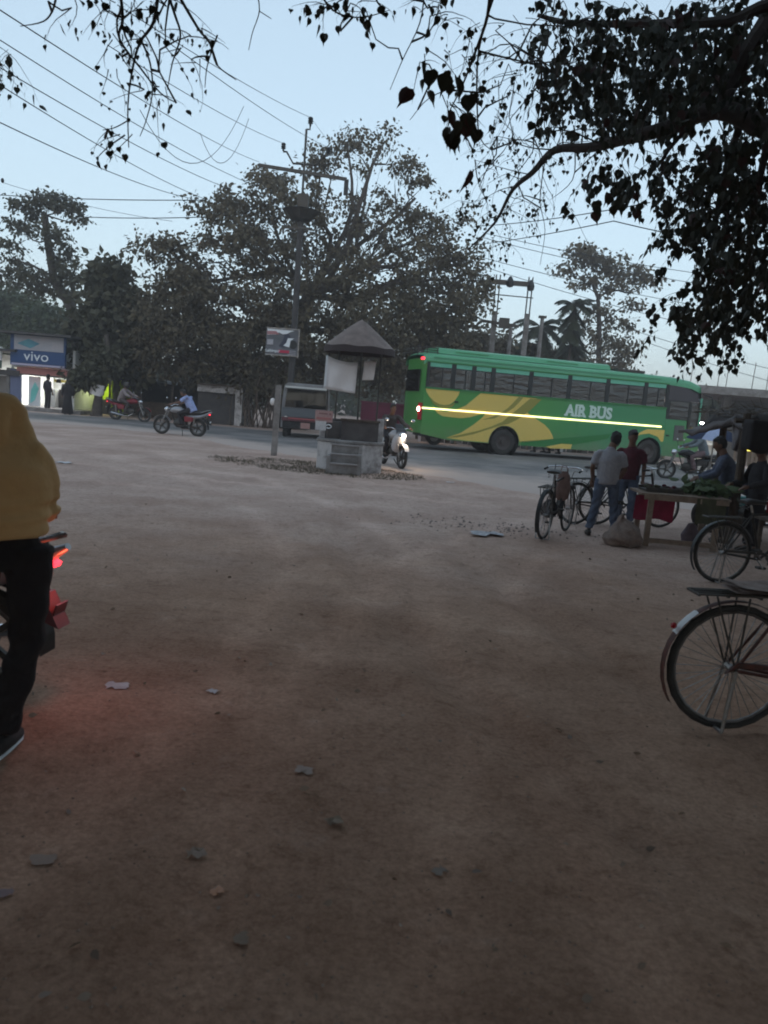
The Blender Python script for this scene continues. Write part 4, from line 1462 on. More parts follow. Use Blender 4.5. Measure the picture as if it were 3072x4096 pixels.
for s in (-1, 1):
    MB().lathe([(0, -.02), (.07, -.015), (.08, .03)], 12, (s * .74, .02, .73), Rx).build('headlight', mat('lamp_glass', (.6, .55, .5), .2), van)
    w = MB().lathe([(.16, 0), (.27, .01), (.29, .05), (.29, .14), (.27, .18), (.16, .18)], 20, (s * .74 - .09, .55, .29), Matrix.Rotation(PI / 2, 3, 'Y')).build('wheel', M['rubber'], van, smooth=True)
    MB().lathe([(0, .02), (.16, .03)], 14, (s * .74 - .09, .55, .29), Matrix.Rotation(PI / 2, 3, 'Y')).build('rim', M['steel'], w)
MB().box((0, .09, .5), (1.7, .08, .26)).build('grille', M['black'], van)
MB().box((.02, .02, .48), (.36, .02, .22)).build('number_plate', mat('plate_pink', (.36, .2, .18), .5), van)
MB().bar((-.1, .05, 1.2), (.32, .05, 1.5), .02).build('wiper', M['black'], van)

pk0 = at(1548, 1720, 33.2)
pick = thing('pickup_truck', 'maroon pickup truck with a tall loading bed partly hidden behind the bus tail', 'pickup', (pk0.x, 33.2, .14))
M['maroon'] = mat('maroon_paint', (.17, .018, .055), .5, c2=(.12, .015, .04), scale=2)
k = 33.2 / FPX
zt_, zb_ = at(1548, 1612, 33.2).z - .14, at(1548, 1692, 33.2).z - .14
mb = MB().box((0, 0, (zt_ + zb_) / 2), (2.3, .06, zt_ - zb_)).box((0, 1.5, (zt_ + zb_) / 2), (2.3, .06, zt_ - zb_)).box((-1.12, .75, (zt_ + zb_) / 2), (.06, 1.44, zt_ - zb_)).box((1.12, .75, (zt_ + zb_) / 2), (.06, 1.44, zt_ - zb_)).box((0, .75, zb_ + .04), (2.2, 1.4, .06))
mb.build('bed', M['maroon'], pick)
for i in range(6):
    MB().box((-1.05 + i * .42, -.045, (zt_ + zb_) / 2), (.05, .03, zt_ - zb_)).build('rib', M['maroon'], pick)
MB().box((0, -.05, zt_ - .03), (2.36, .08, .07)).build('rail', M['maroon'], pick)
MB().box((0, .75, zb_ - .12), (2.2, .8, .14)).build('chassis', M['black'], pick)
MB().box((1.95, .75, 1.15), (1.4, 1.5, 1.3)).build('cab', M['maroon'], pick, bevel=.1)
MB().prism([(1.4, 1.2), (2.6, 1.2), (2.4, 1.7), (1.5, 1.7)], -.012, -.002, XZ).build('cab_window', M['dark_glass'], pick)
for u in (-.6, 2.0):
    for y in (.05, 1.3):
        w = MB().lathe([(.18, 0), (.31, .01), (.33, .05), (.33, .15), (.31, .19), (.18, .19)], 20, (u, y, .33), Rx).build('wheel', M['rubber'], pick, smooth=True)
        MB().lathe([(0, .02), (.18, .03)], 14, (u, y, .33), Rx).build('rim', M['steel'], w)


# ================================================================== motorcycles
M['rim'] = mat('dull_rim', (.20, .19, .185), .5, .7, c2=(.12, .10, .09), scale=12)
def tyre(parent, x, R, w, z=None, name='wheel', rimm=None, y=0, spokes=0):
    z = z or R
    t = MB()
    k = 24
    t.tube([(x + (R - w / 2) * math.cos(2 * PI * i / k), y, z + (R - w / 2) * math.sin(2 * PI * i / k)) for i in range(k)], w / 2, 8, False, 0, True)
    o = t.build(name, M['rubber'], parent, smooth=True)
    rm = MB().tube([(x + (R - w) * math.cos(2 * PI * i / k), y, z + (R - w) * math.sin(2 * PI * i / k)) for i in range(k)], w * .28, 6, False, 0, True)
    rm.build('rim', rimm or M['rim'], o, smooth=True)
    if spokes:
        sp = MB()
        for i in range(spokes):
            a, b_ = 2 * PI * i / spokes, 2 * PI * (i + (1.5 if i % 2 else -1.5)) / spokes
            sp.bar((x + .03 * math.cos(b_), y + (.02 if i % 4 < 2 else -.02), z + .03 * math.sin(b_)), (x + (R - w) * math.cos(a), y, z + (R - w) * math.sin(a)), .0035)
        sp.build('spokes', M['steel'], o, kind='stuff')
        MB().tube([(x, y - .035, z), (x, y + .035, z)], .022, 8).build('hub', M['steel'], o)
    else:
        sp = MB()
        for i in range(5):
            a = 2 * PI * i / 5
            sp.bar((x, y, z), (x + (R - w) * math.cos(a), y, z + (R - w) * math.sin(a)), .035, .03, (0, 1, 0))
        sp.tube([(x, y - .05, z), (x, y + .05, z)], .06, 10)
        sp.build('spokes', M['darkmetal'], o)
    return o


def motorcycle(label, loc, rz, paint, accent, lit_tail=False, lit_head=False, fairing=False, group=None, flap=False, cowl=None):
    """rides along +X; ground at z=0; wheels at x=0 and x=1.28"""
    m_ = thing('motorcycle', label, 'motorcycle', loc, rz, group)
    tyre(m_, 0, .30, .10)
    tyre(m_, 1.28, .30, .085)
    MB().bar((0, -.09, .30), (.48, -.10, .36), .04).bar((0, .09, .30), (.48, .10, .36), .04).build('swing_arm', M['darkmetal'], m_)
    MB().tube([(.1, 0, .68), (.5, 0, .62), (.95, 0, .78), (.80, 0, .38), (.42, 0, .28)], .025, 6).build('frame', M['black'], m_)
    MB().loft([((.40, 0, .38), .10, .10), ((.55, 0, .42), .13, .15), ((.75, 0, .42), .12, .14), ((.84, 0, .44), .06, .08)], (0, 1, 0), 10).build('engine', M['darkmetal'], m_, smooth=True)
    MB().loft([((.44, 0, .76), .06, .05), ((.52, 0, .80), .12, .09), ((.70, 0, .84), .15, .12), ((.86, 0, .84), .13, .10), ((.97, 0, .80), .06, .05)], (0, 1, 0), 14).build('tank', paint, m_, smooth=True)
    MB().loft([((-.32, 0, .87), .06, .03), ((-.12, 0, .81), .12, .045), ((.15, 0, .76), .14, .05), ((.40, 0, .77), .11, .05), ((.48, 0, .80), .06, .04)], (0, 1, 0), 12).build('seat', M['leather'], m_, smooth=True)
    t = MB().loft([((-.46, 0, .86), .03, .02), ((-.30, 0, .77), .09, .05), ((-.1, 0, .68), .12, .07), ((.2, 0, .64), .13, .08), ((.42, 0, .62), .10, .07)], (0, 1, 0), 12).build('tail_cowl', cowl or paint, m_, smooth=True)
    MB().box((-.385, 0, .768), (.05, .065, .025), Matrix.Rotation(-.5, 3, 'Y')).build('tail_lamp', M['red_lit'] if lit_tail else M['red_lens'], m_)
    MB().tube([(-.12, -.13, .80), (-.36, -.12, .90), (-.44, 0, .92), (-.36, .12, .90), (-.12, .13, .80)], .016, 6).build('grab_rail', M['steel'], m_)
    a = [math.radians(q) for q in range(60, 200, 14)]
    MB().grid([[Vector((.36 * math.cos(q), y, .30 + .36 * math.sin(q))) for y in (-.08, 0, .08)] for q in a]).build('rear_mudguard', M['black'], m_, smooth=True)
    MB().bar((-.2, 0, .74), (-.35, 0, .57), .10, .03).build('tail_bracket', M['black'], m_)
    fl = MB().prism([(-.36, .60), (-.30, .60), (-.37, .45), (-.45, .42)], -.065, .065, lambda p, q, tt: Vector((p, tt, q))).build('mud_flap', M['van_maroon'] if flap else M['black'], m_)
    MB().box((-.425, 0, .52), (.01, .12, .06), Matrix.Rotation(-.3, 3, 'Y')).build('number_plate', M['van_maroon'] if flap else M['white_vinyl'], fl)
    for s in (-1, 1):
        if not flap:
            MB().box((-.36, s * .15, .66), (.06, .07, .05)).build('indicator', mat('amber_lens', (.10, .04, .015), .3), m_)
        MB().tube([(.10, s * .16, .36), (.06, s * .16, .66)], .03, 8).build('shock_absorber', M['steel'], m_)
        MB().tube([(1.28, s * .085, .30), (1.02, s * .085, .90)], [.028, .02], 7).build('fork_leg', M['steel'], m_)
        MB().tube([(.98, s * .04, .96), (.94, s * .22, 1.02), (.82, s * .36, 1.0)], .014, 6).build('handlebar', M['chrome'], m_)
        mr_ = MB().tube([(.92, s * .27, 1.02), (.96, s * .34, 1.18)], .007, 5).build('mirror_stem', M['black'], m_)
        MB().ball((.96, s * .36, 1.22), (.02, .06, .04), 8, 6).build('mirror', M['chrome'], mr_, smooth=True)
        MB().tube([(.45, s * .12, .28), (.45, s * .26, .28)], .018, 6).build('footrest', M['rubber'], m_)
    MB().tube([(.85, -.12, .34), (.60, -.15, .22), (.25, -.17, .25), (-.12, -.18, .32)], [.025, .03, .045, .04], 9).build('exhaust', M['chrome'], m_, smooth=True)
    MB().grid([[Vector((1.28 + .34 * math.cos(q), y, .30 + .34 * math.sin(q))) for y in (-.06, 0, .06)] for q in [math.radians(w) for w in range(30, 160, 14)]]).build('front_mudguard', paint, m_, smooth=True)
    if fairing:
        MB().loft([((.74, 0, .52), .10, .16), ((.95, 0, .62), .16, .22), ((1.12, 0, .78), .15, .16), ((1.26, 0, .84), .07, .07)], (0, 1, 0), 14).build('fairing', accent, m_, smooth=True)
        MB().grid([[Vector((1.14 - .12 * i, y * (1 - .15 * i), .92 + .10 * i - .5 * y * y)) for y in (-.15, -.08, 0, .08, .15)] for i in range(3)]).build('windshield', M['dark_glass'], m_, smooth=True)
    hl = MB().ball((1.20 if fairing else 1.10, 0, .84), (.10, .10, .085), 12, 8).build('headlight', M['chrome'], m_, smooth=True)
    if lit_head:
        MB().ball((1.275, 0, .845), (.035, .055, .04), 10, 7).build('bulb', M['white_lit'], hl, smooth=True)
    MB().prism([(.16, .50), (.42, .48), (.44, .66), (.12, .64)], -.15, .15, lambda p, q, tt: Vector((p, tt, q))).build('side_panel', accent, m_)
    MB().tube([(.5, .10, .2), (.42, .26, .02)], .012, 5).build('side_stand', M['black'], m_)
    return m_


PR = mat('red_paint', (.22, .015, .025), .35)
PW = mat('white_bike_paint', (.55, .53, .54), .35)
PS = mat('silver_bike_paint', (.36, .35, .37), .3, .4)
PB = mat('blue_black_paint', (.02, .025, .05), .3)
PK = mat('black_gloss_paint', (.015, .015, .017), .25)
# rear wheel contact points taken from where each stands on the road
q = gp(462, 1680)
m_red = motorcycle('red motorcycle with a lit tail lamp ridden along the far side of the road', q, math.radians(-8), PR, PR, True)
q = gp(790, 1748)
m_gray = motorcycle('silver and red motorcycle ridden by the person in light blue', q, math.radians(172), PS, PR, True)
q = gp(1560, 1872) + Vector((-.2, 1.05, 0))
m_white = motorcycle('white faired motorcycle with its headlamp lit coming past the kiosk', q, math.radians(-68), PW, PW, False, True, True)
q = gp(2790, 1920)
m_front = motorcycle('dark motorcycle with a silver tank ridden past the front wheel of the bus', q + Vector((0, -.8, 0)), math.radians(176), PK, PK)
m_park = motorcycle('blue black motorcycle parked under the stall roof behind the post', (6.6, 12.6, .0), math.radians(150), PB, PR)
q = at(300, 2215, 4.1)
m_hood = motorcycle('dark motorcycle with glowing tail lamp beside the person in the mustard hoodie', (-2.12, 4.15, 0), math.radians(175), PK, PR, True, False, False, None, True, PS)
lamp('POINT', 'tail_lamp_light', (-.50, 0, .70), .42, (1, .12, .05), .05, m_hood)
lamp('POINT', 'head_lamp_light', (1.40, 0, .86), 3.5, (1, .82, .6), .06, m_white)

# ================================================================== kiosk
k0 = gp(1400, 1893)
KY = k0.y + .75
kc = at(1400, 1820, KY)
kio = thing('traffic_kiosk', 'small concrete traffic stand with steps and a brown conical umbrella roof on thin posts', 'kiosk', (kc.x, KY, zg(KY) - .01))
KM = KY / FPX


def kq(px, py, dy=0):
    return at(px, py, KY + dy) - kio.location


octo = [(.82 * math.cos(PI / 8 + k * PI / 4), .72 * math.sin(PI / 8 + k * PI / 4)) for k in range(8)]
MB().prism(octo, 0, .66, lambda a, b, t: Vector((a, b, t))).build('base', M['plaster'], kio, bevel=.015)
MB().prism([(a * 1.04, b * 1.04) for a, b in octo], .662, .72, lambda a, b, t: Vector((a, b, t))).build('platform', M['concrete'], kio, bevel=.01)
tread = mat('worn_tread', (.36, .33, .32), .9, c2=(.26, .23, .22), scale=5)
for i in range(3):
    s_ = MB().box((-.08, -.70 - .17 * (2 - i) - .02, .11 + .20 * i * .5), (.62, .20, .22 + .20 * i)).build('step', M['concrete'], kio, bevel=.008)
    MB().box((-.08, -.70 - .17 * (2 - i) - .03, .225 + .20 * i), (.64, .23, .025)).build('tread', tread, s_)
MB().box((-.42, -.92, .2), (.08, .5, .4)).build('stringer', M['concrete'], kio, bevel=.01)
MB().box((.26, -.92, .22), (.08, .5, .46)).build('stringer', M['concrete'], kio, bevel=.01)
for x, y in ((.66, .1), (-.68, .1)):
    MB().box((x, y, .98), (.16, .16, .55)).build('pillar', M['plaster'], kio, bevel=.01)
pan = mat('dark_board', (.06, .05, .05), .8, c2=(.10, .085, .08), scale=4)
MB().box((.05, .34, .95), (1.16, .05, .46)).build('back_panel', pan, kio)
MB().box((.20, -.30, .95), (.86, .04, .46)).build('front_panel', pan, kio)
MB().box((.20, -.325, 1.19), (.92, .06, .05)).build('rail', M['wood_dark'], kio)
MB().box((-.42, .1, .92), (.3, .4, .4)).build('cabinet', pan, kio)
apex = kq(1447, 1278)
cxr, rr_ = kq(1440, 1385).x, 138 * KM
zr = kq(1440, 1392).z
cone, val = [], []
ns = 48
roofm = mat('faded_tin_roof', (.22, .165, .145), .75, c2=(.15, .11, .095), scale=5, bump=.1)
rws = []
for j in range(7):
    t = j / 6
    rws.append([Vector((cxr + math.cos(2 * PI * k / ns) * rr_ * t * (1 + .012 * math.cos(k * PI * 2 * 8 / ns) * t), math.sin(2 * PI * k / ns) * rr_ * t, apex.z + (zr - apex.z) * (t ** 1.12) - .012 * t * math.cos(8 * 2 * PI * k / ns))) for k in range(ns + 1)])
MB().grid(rws).build('roof', roofm, kio, smooth=60)
MB().grid([[p for p in rws[-1]], [Vector((cxr + (p.x - cxr) * 1.0, p.y, p.z - .13 - .025 * abs(math.sin(4 * 2 * PI * k / ns)))) for k, p in enumerate(rws[-1])]]).build('valance', mat('dark_valance', (.055, .04, .04), .9), kio)
for k in range(8):
    a = 2 * PI * (k + .5) / 8
    MB().tube([(cxr, 0, apex.z - .06), (cxr + math.cos(a) * rr_ * .97, math.sin(a) * rr_ * .97, zr - .02)], .010, 5).build('roof_rib', M['darkmetal'], kio)
lp = kq(1303, 1420, -.15)
for (a_, b_) in ((kq(1308, 1408, -.1), kq(1302, 1765, -.1)), (kq(1441, 1400, -.05), kq(1425, 1765, -.05)), (Vector((.55, .45, zr - .02)), Vector((.55, .45, .7))), (Vector((-.45, .5, zr - .02)), Vector((-.45, .5, .7)))):
    MB().tube([Vector((b_.x, b_.y, a_.z)) * .5 + a_ * .5, Vector((b_.x, b_.y, b_.z))], .022, 7).build('post', M['darkmetal'], kio)


def cloth(name, label, corners, Y, m, cat, sag=.0, th=.006, wob=.02):
    """hanging sheet from four photo corners (top left, top right, bottom right, bottom left)"""
    A = [at(x, y, Y) for x, y in corners]
    o = (A[0] + A[2]) / 2
    rows_ = []
    for i in range(9):
        v = i / 8
        rows_.append([(A[0].lerp(A[1], u / 8).lerp(A[3].lerp(A[2], u / 8), v) - o) + Vector((0, wob * math.sin(u * 1.1 + v * 3) + wob * .6 * math.sin(v * 7 + u * .4), -sag * 4 * (u / 8) * (1 - u / 8) * (1 - v))) for u in range(9)])
    ob = MB().grid(rows_).build(name, m, smooth=True)
    ob.location = o
    so = ob.modifiers.new('thick', 'SOLIDIFY')
    so.thickness = th
    tag(ob, label, cat)
    return ob


cloth('banner', 'large blank white banner hung between the kiosk posts', [(1310, 1422), (1432, 1450), (1420, 1574), (1303, 1556)], KY - .2, M['cloth_white'], 'banner', .05)
cloth('banner', 'small white sheet hung right of the kiosk posts', [(1458, 1444), (1506, 1444), (1494, 1520), (1448, 1521)], KY - .1, M['cloth_white'], 'banner', .0)
cloth('banner_edge', 'narrow pale cloth strip on the left edge of the large banner', [(1305, 1420), (1313, 1421), (1304, 1556), (1294, 1553)], KY - .24, M['white_vinyl'], 'cloth', 0, .006, .0)
nt_ = thing('notice_board', 'small pinkish printed notice fixed above a blank white sheet on the kiosk corner', 'notice', at(1296, 1665, KY - .55))
MB().box((0, 0, 0), (68 * KM, .02, 44 * KM)).build('board', mat('pink_notice', (.45, .30, .28), .7, c2=(.38, .22, .21), scale=9), nt_)
MB().box((-.02, -.013, .06), (.20, .006, .03)).build('print_block', mat('notice_print', (.24, .12, .12), .7), nt_)
MB().box((.14, -.013, .06), (.035, .006, .05)).build('print_block', nt_.children[1].data.materials[0], nt_)
MB().box((0, -.013, -.05), (.34, .006, .05)).build('print_band', mat('notice_red', (.40, .16, .15), .7), nt_)
ws = MB().box((0, 0, 0), (42 * KM, .012, 34 * KM)).build('paper_sheet', M['paper'])
ws.location = at(1283, 1702, KY - .57)
tag(ws, 'blank white paper sheet pasted under the pink notice', 'paper')
rg = MB().tube([(.06 * math.cos(a), 0, .04 * math.sin(a)) for a in np.linspace(-2.4, 2.6, 14)], .014, 6).build('white_ring', M['white_vinyl'])
rg.location = at(1314, 1706, KY - .57)
tag(rg, 'small white open ring beside the white sheet on the kiosk', 'ring')

# rough grass and soil round the kiosk
M['grass'] = leafmat('dry_grass', (.085, .078, .045), (.19, .15, .10), .3)
n = 8000
th_ = rng.uniform(0, 2 * PI, n)
r_ = np.sqrt(rng.random(n))
gxp, gyp = -1.7 + 2.6 * r_ * np.cos(th_), 18.4 + 1.35 * r_ * np.sin(th_) - .18 * (2.6 * r_ * np.cos(th_))
keep = fbm(gxp, gyp, .5, 3, 21) + .25 * rng.normal(size=n) > -.05
P = np.stack([gxp, gyp, zgv(gyp) + .0], 1)[keep]
T = rng.normal(size=P.shape) * np.array([.7, .7, .2]) + np.array([0, 0, .8])
V = leaf_verts(P, T, .025 + .06 * rng.random(len(P)), KITE * np.array([.28, 1, 1]))
tag(np_mesh('grass', V, [4] * len(P), M['grass'], kind='stuff'), 'low dry grass growing round the foot of the kiosk', 'grass')


def clods(name, label, n, fx, size, m):
    P = []
    mbv, cnt = [], []
    base = [(1, 0, 0), (0, 1, 0), (-1, 0, 0), (0, -1, 0), (0, 0, .8)]
    for i in range(n):
        x, y = fx()
        s = size * (.4 + rng.random() ** 3 * 2.2)
        a = rng.random() * PI
        z = float(zgv(np.array(y)) + relief(np.array(x), np.array(y)))
        B = [(x + s * (.7 + .6 * rng.random()) * (bx * math.cos(a) - by * math.sin(a)), y + s * (bx * math.sin(a) + by * math.cos(a)), z + s * bz) for bx, by, bz in base]
        for k in range(4):
            mbv += [B[k], B[(k + 1) % 4], B[4]]
            cnt.append(3)
    o = np_mesh(name, mbv, cnt, m, kind='stuff')
    tag(o, label, 'rubble')


M['clod'] = mat('soil_clod', (.22, .15, .115), .95, c2=(.36, .27, .22), scale=3)
M['clod_dark'] = mat('dark_rubble', (.14, .105, .09), .95, c2=(.25, .20, .18), scale=5)
clods('pebbles', 'loose pebbles and clods scattered over the earth', 5000, lambda: (lambda y: (rng.uniform(-.62, .62) * y, y))(2 + rng.random() ** 1.4 * 15), .0032, M['clod'])
clods('rubble', 'dark loose rubble strip by the road edge left of the bicycles', 480, lambda: (1.45 + rng.normal() * .75, 11.95 + rng.normal() * .36), .011, M['clod_dark'])


# ================================================================== people
POSE = dict(pel=(0, 0, .92), che=(0, 0, 1.18), nk=(0, 0, 1.40), hd=(0, .025, 1.535), sh=((-.175, 0, 1.32), (.175, 0, 1.32)), el=((-.235, -.03, 1.07), (.235, -.03, 1.07)), wr=((-.235, .07, .84), (.235, .07, .84)),
            hip=((-.09, 0, .88), (.09, 0, .88)), kn=((-.10, .02, .48), (.10, .02, .48)), an=((-.105, -.02, .085), (.105, -.02, .085)), yaw=0, tilt=0)
RIDE = dict(pel=(0, 0, .90), che=(0, .09, 1.15), nk=(0, .17, 1.36), hd=(0, .23, 1.495), sh=((-.185, .15, 1.30), (.185, .15, 1.30)), el=((-.29, .36, 1.11), (.29, .36, 1.11)), wr=((-.34, .58, 1.04), (.34, .58, 1.04)),
            hip=((-.10, .03, .87), (.10, .03, .87)), kn=((-.19, .40, .74), (.19, .40, .74)), an=((-.17, .27, .36), (.17, .27, .36)), yaw=0, tilt=0)


def V3(p):
    return Vector(p)


def person(label, loc, rz, h, shirt, trousers, pose=None, sleeve='short', hair=True, helmet=None, shoes=None, skin=None, voxel=.014, hood=False, skirt=False, group=None, disp=None, bulk=1.0):
    p = dict(POSE)
    p.update(pose or {})
    root = thing('person', label, 'person', loc, rz, group)
    s = h / 1.65
    root.scale = (s, s, s)
    skin = skin or M['skin']
    pel, che, nk, hd = map(V3, (p['pel'], p['che'], p['nk'], p['hd']))
    sh, el, wr, hip, kn, an = ([V3(q) for q in p[k]] for k in ('sh', 'el', 'wr', 'hip', 'kn', 'an'))
    rt = (sh[1] - sh[0]).normalized()
    up = (nk - pel).normalized()
    R = Matrix.Rotation(p['yaw'], 3, 'Z') @ Matrix.Rotation(p['tilt'], 3, 'X')
    b = MB()
    b.loft([(pel - up * .06, .12, .09), (pel, .14, .10), (pel.lerp(che, .5), .125, .09), (che, .145, .10), (nk - up * .12, .125, .078), (nk - up * .06, .075, .058), (nk.lerp(hd, .45), .055, .058), (hd - up * .03, .055, .06)], rt, 14)
    b.ball(hd, (.073, .090, .112), 14, 10, 0, R)
    b.ball(hd + R @ Vector((0, .045, -.06)), (.045, .04, .045), 10, 7, 0, R)
    b.ball(hd + R @ Vector((0, .092, -.012)), (.014, .022, .026), 7, 5, 0, R)
    for q in (-1, 1):
        b.ball(hd + R @ Vector((q * .074, -.005, -.01)), (.012, .02, .03), 6, 5, 0, R)
    for i in (0, 1):
        b.tube([sh[i] + (sh[1 - i] - sh[i]).normalized() * .07 - up * .03, sh[i] - up * .035, sh[i].lerp(el[i], .5), el[i], el[i].lerp(wr[i], .4), wr[i]], [.036, .042, .043, .038, .037, .027], 9)
        fd = (wr[i] - el[i]).normalized()
        sx, sy = perp(fd)
        pm = wr[i] + fd * .05
        b.ball(pm, .036, 8, 6)
        b.tube([wr[i], pm + fd * .03], [.026, .036], 7)
        for f in range(4):
            o = sx * (f - 1.5) * .021
            L = (.068, .078, .074, .058)[f]
            b.tube([pm + o * .8, pm + fd * .045 + o, pm + fd * (.045 + L * .5) + o + sy * .012, pm + fd * (.04 + L * .85) + o + sy * .035], [.012, .0115, .0105, .009], 6)
        tb = sx * (-.034 if i == 0 else .034)
        b.tube([pm, pm + tb * 1.1 + fd * .015, pm + tb * 1.25 + fd * .05 + sy * .012], [.015, .013, .010], 6)
        b.tube([hip[i], hip[i].lerp(kn[i], .5), kn[i], kn[i].lerp(an[i], .35), an[i]], [.085, .07, .054, .052, .036], 9)
        fwd = Vector((0, 1, 0))
        b.ball(an[i] + fwd * .06 - Vector((0, 0, .045)), (.042, .115, .035), 9, 6)
    body = remesh_obj(b, 'body', skin, voxel * .8, root, 2)
    # clothes
    st_ = MB()
    bk = .022 * bulk
    hem = pel - up * (.10 if not hood else -.03)
    st_.loft([(hem, .150 + bk * .7, .112 + bk * .8), (pel.lerp(che, .2), .148 + bk * .8, .108 + bk), (pel.lerp(che, .6), .142 + bk * 1.3, .102 + bk * 1.2), (che, .155 + bk * .9, .11 + bk), (nk - up * .12, .145 + bk * .4, .090 + bk * .8), (nk - up * .065, .105 + bk * .2, .075 + bk * .4), (nk - up * .03, .070, .063), (nk + up * .005, .062, .06)], rt, 16)
    for i in (0, 1):
        inw = (sh[1 - i] - sh[i]).normalized()
        pts = [sh[i] + inw * .075 - up * .015, sh[i] + inw * .012 - up * .022, sh[i].lerp(el[i], .22), sh[i].lerp(el[i], .6)]
        rs = [.045, .054 + bk * .12, .059 + bk * .25, .057 + bk * .3]
        if sleeve == 'long':
            pts += [el[i], el[i].lerp(wr[i], .5), wr[i]]
            rs += [.05 + bk * .4, .047 + bk * .4, .036 + bk * .2]
        else:
            pts += [sh[i].lerp(el[i], .82)]
            rs += [.056 + bk * .3]
        st_.tube(pts, rs, 10)
    if hood:
        hb = nk + up * .02
        st_.tube([hb + Vector((.085 * math.cos(a), -.015 + .08 * math.sin(a), .035 - .05 * math.sin(a) * 0 + (.02 if math.sin(a) < 0 else -.02))) for a in np.linspace(0, 2 * PI, 16)[:-1]], .052, 8, False, 0, True)
        st_.loft([(hb + Vector((0, 0, .03)), .10, .085), (hb + Vector((.01, 0, -.05)), .145, .095), (hb + Vector((.015, 0, -.12)), .175, .105)], rt, 14)
        st_.loft([(hb + Vector((0, -.10, .02)), .11, .05), (hb + Vector((0, -.13, -.07)), .12, .055), (hb + Vector((0, -.12, -.16)), .07, .035)], rt, 12)
        st_.loft([(hem - up * .035, .150, .118), (hem + up * .02, .155, .122)], rt, 18)
    remesh_obj(st_, 'hoodie' if hood else 'shirt', shirt, voxel, root, 14 if hood else 3, disp or (lambda c, n_: n_ * (.0035 * math.sin(c.z * 21 + c.x * 19 + 2 * math.sin(c.y * 11)) + .002 * math.sin(c.z * 37 - c.x * 14))))
    tr_ = MB()
    if skirt:
        tr_.loft([(Vector((pel.x, pel.y, .03)), .26, .20), (pel.lerp(Vector((0, 0, 0)), .5), .20, .15), (pel, .15, .11)], rt, 16)
    else:
        tr_.loft([(pel - up * .13, .13, .105), (pel - up * .05, .15, .112), (pel + up * .04, .142, .104), (pel + up * .07, .138, .10)], rt, 14)
        for i in (0, 1):
            tr_.tube([hip[i] + Vector((0, 0, .02)), hip[i].lerp(kn[i], .5), kn[i], kn[i].lerp(an[i], .5), an[i] + (kn[i] - an[i]).normalized() * .02], [.10, .086, .070, .068, .064], 10)
    remesh_obj(tr_, 'skirt' if skirt else 'trousers', trousers, voxel, root, 2, (lambda c, n_: n_ * .007 * math.sin(c.z * 46 + 3 * math.sin(c.x * 21)) * (1 if c.z < .62 else .4)) if not skirt else None)
    for i in (0, 1):
        q = an[i] - Vector((0, 0, .03))
        sb = MB().loft([(q + Vector((0, -.075, -.02)), .030, .035), (q + Vector((0, -.04, -.005)), .044, .05), (q + Vector((0, .06, -.02)), .046, .038), (q + Vector((0, .14, -.03)), .044, .028), (q + Vector((0, .185, -.035)), .026, .018)], (1, 0, 0), 12).build('shoe', shoes or M['leather'], root, smooth=True)
        MB().loft([(q + Vector((0, -.082, -.048)), .033, .012), (q + Vector((0, 0, -.048)), .042, .012), (q + Vector((0, .12, -.048)), .047, .012), (q + Vector((0, .19, -.048)), .026, .010)], (1, 0, 0), 10).build('sole', M['white_vinyl'] if shoes else M['rubber'], sb, smooth=True)
    if helmet:
        hm = MB().ball(hd + R @ Vector((0, 0, .015)), (.125, .14, .135), 16, 10, 0, R).build('helmet', helmet, root, smooth=True)
        MB().ball(hd + R @ Vector((0, .05, -.005)), (.10, .098, .06), 12, 8, 0, R).build('visor', M['dark_glass'], hm, smooth=True)
    elif hair:
        hh = MB()
        hh.ball(hd + R @ Vector((0, -.022, .014)), (.082, .089, .112), 16, 10, 0, R)
        hh.ball(hd + R @ Vector((0, .03, .085)), (.062, .055, .035), 10, 6, 0, R)
        for k in range(26):
            a, e = rng.uniform(0, 2 * PI), rng.uniform(.1, 1.3)
            hh.ball(hd + R @ Vector((.075 * math.cos(a) * math.cos(e), -.022 + .082 * math.sin(a) * math.cos(e), .035 + .09 * math.sin(e))), .02, 5, 4)
        remesh_obj(hh, 'hair', M['hair'], .012, root, 1)
    for q in (-1, 1):
        MB().ball(hd + R @ Vector((q * .030, .084, .008)), (.012, .008, .007), 7, 5, 0, R).build('eye', M['hair'], body)
    MB().ball(hd + R @ Vector((0, .087, -.058)), (.024, .006, .006), 8, 5, 0, R).build('mouth', mat('lip', (.10, .04, .035), .5), body)
    return root


C = lambda n, a, b=None, sc=12: mat(n, a, .9, c2=b or tuple(x * .72 for x in a), scale=sc, bump=.25, bscale=40)
M['mustard'] = C('mustard_fleece', (.68, .43, .20), (.60, .37, .165), 7)
M['blackcloth'] = C('black_cloth', (.014, .011, .013), (.022, .017, .018))
M['denim'] = C('faded_denim', (.13, .16, .23), (.07, .09, .14), 5)
M['greytee'] = C('grey_marl', (.33, .32, .34), (.27, .26, .29), 22)
M['maroontee'] = C('maroon_cloth', (.09, .012, .022))
M['plaid'] = C('blue_grey_check', (.10, .115, .16), (.06, .065, .10), 16)
M['beige'] = C('dusty_beige_jacket', (.30, .24, .235))
M['paleblue'] = C('pale_blue_cloth', (.34, .40, .66))
M['greyblue'] = C('grey_blue_jacket', (.16, .19, .21))
M['brownpant'] = C('brown_trousers', (.09, .07, .065))
M['darkcloth'] = C('dark_grey_cloth', (.035, .03, .034))


def fold(c, n_):
    z = c.z
    w = math.exp(-((z - 1.04) / .07) ** 2)
    f = .010 * w * math.sin(z * 92 + 2.5 * math.sin(c.x * 9 + 1)) + .006 * math.sin(z * 31 + c.x * 17) + .005 * math.sin(c.x * 23 + z * 8)
    return n_ * f


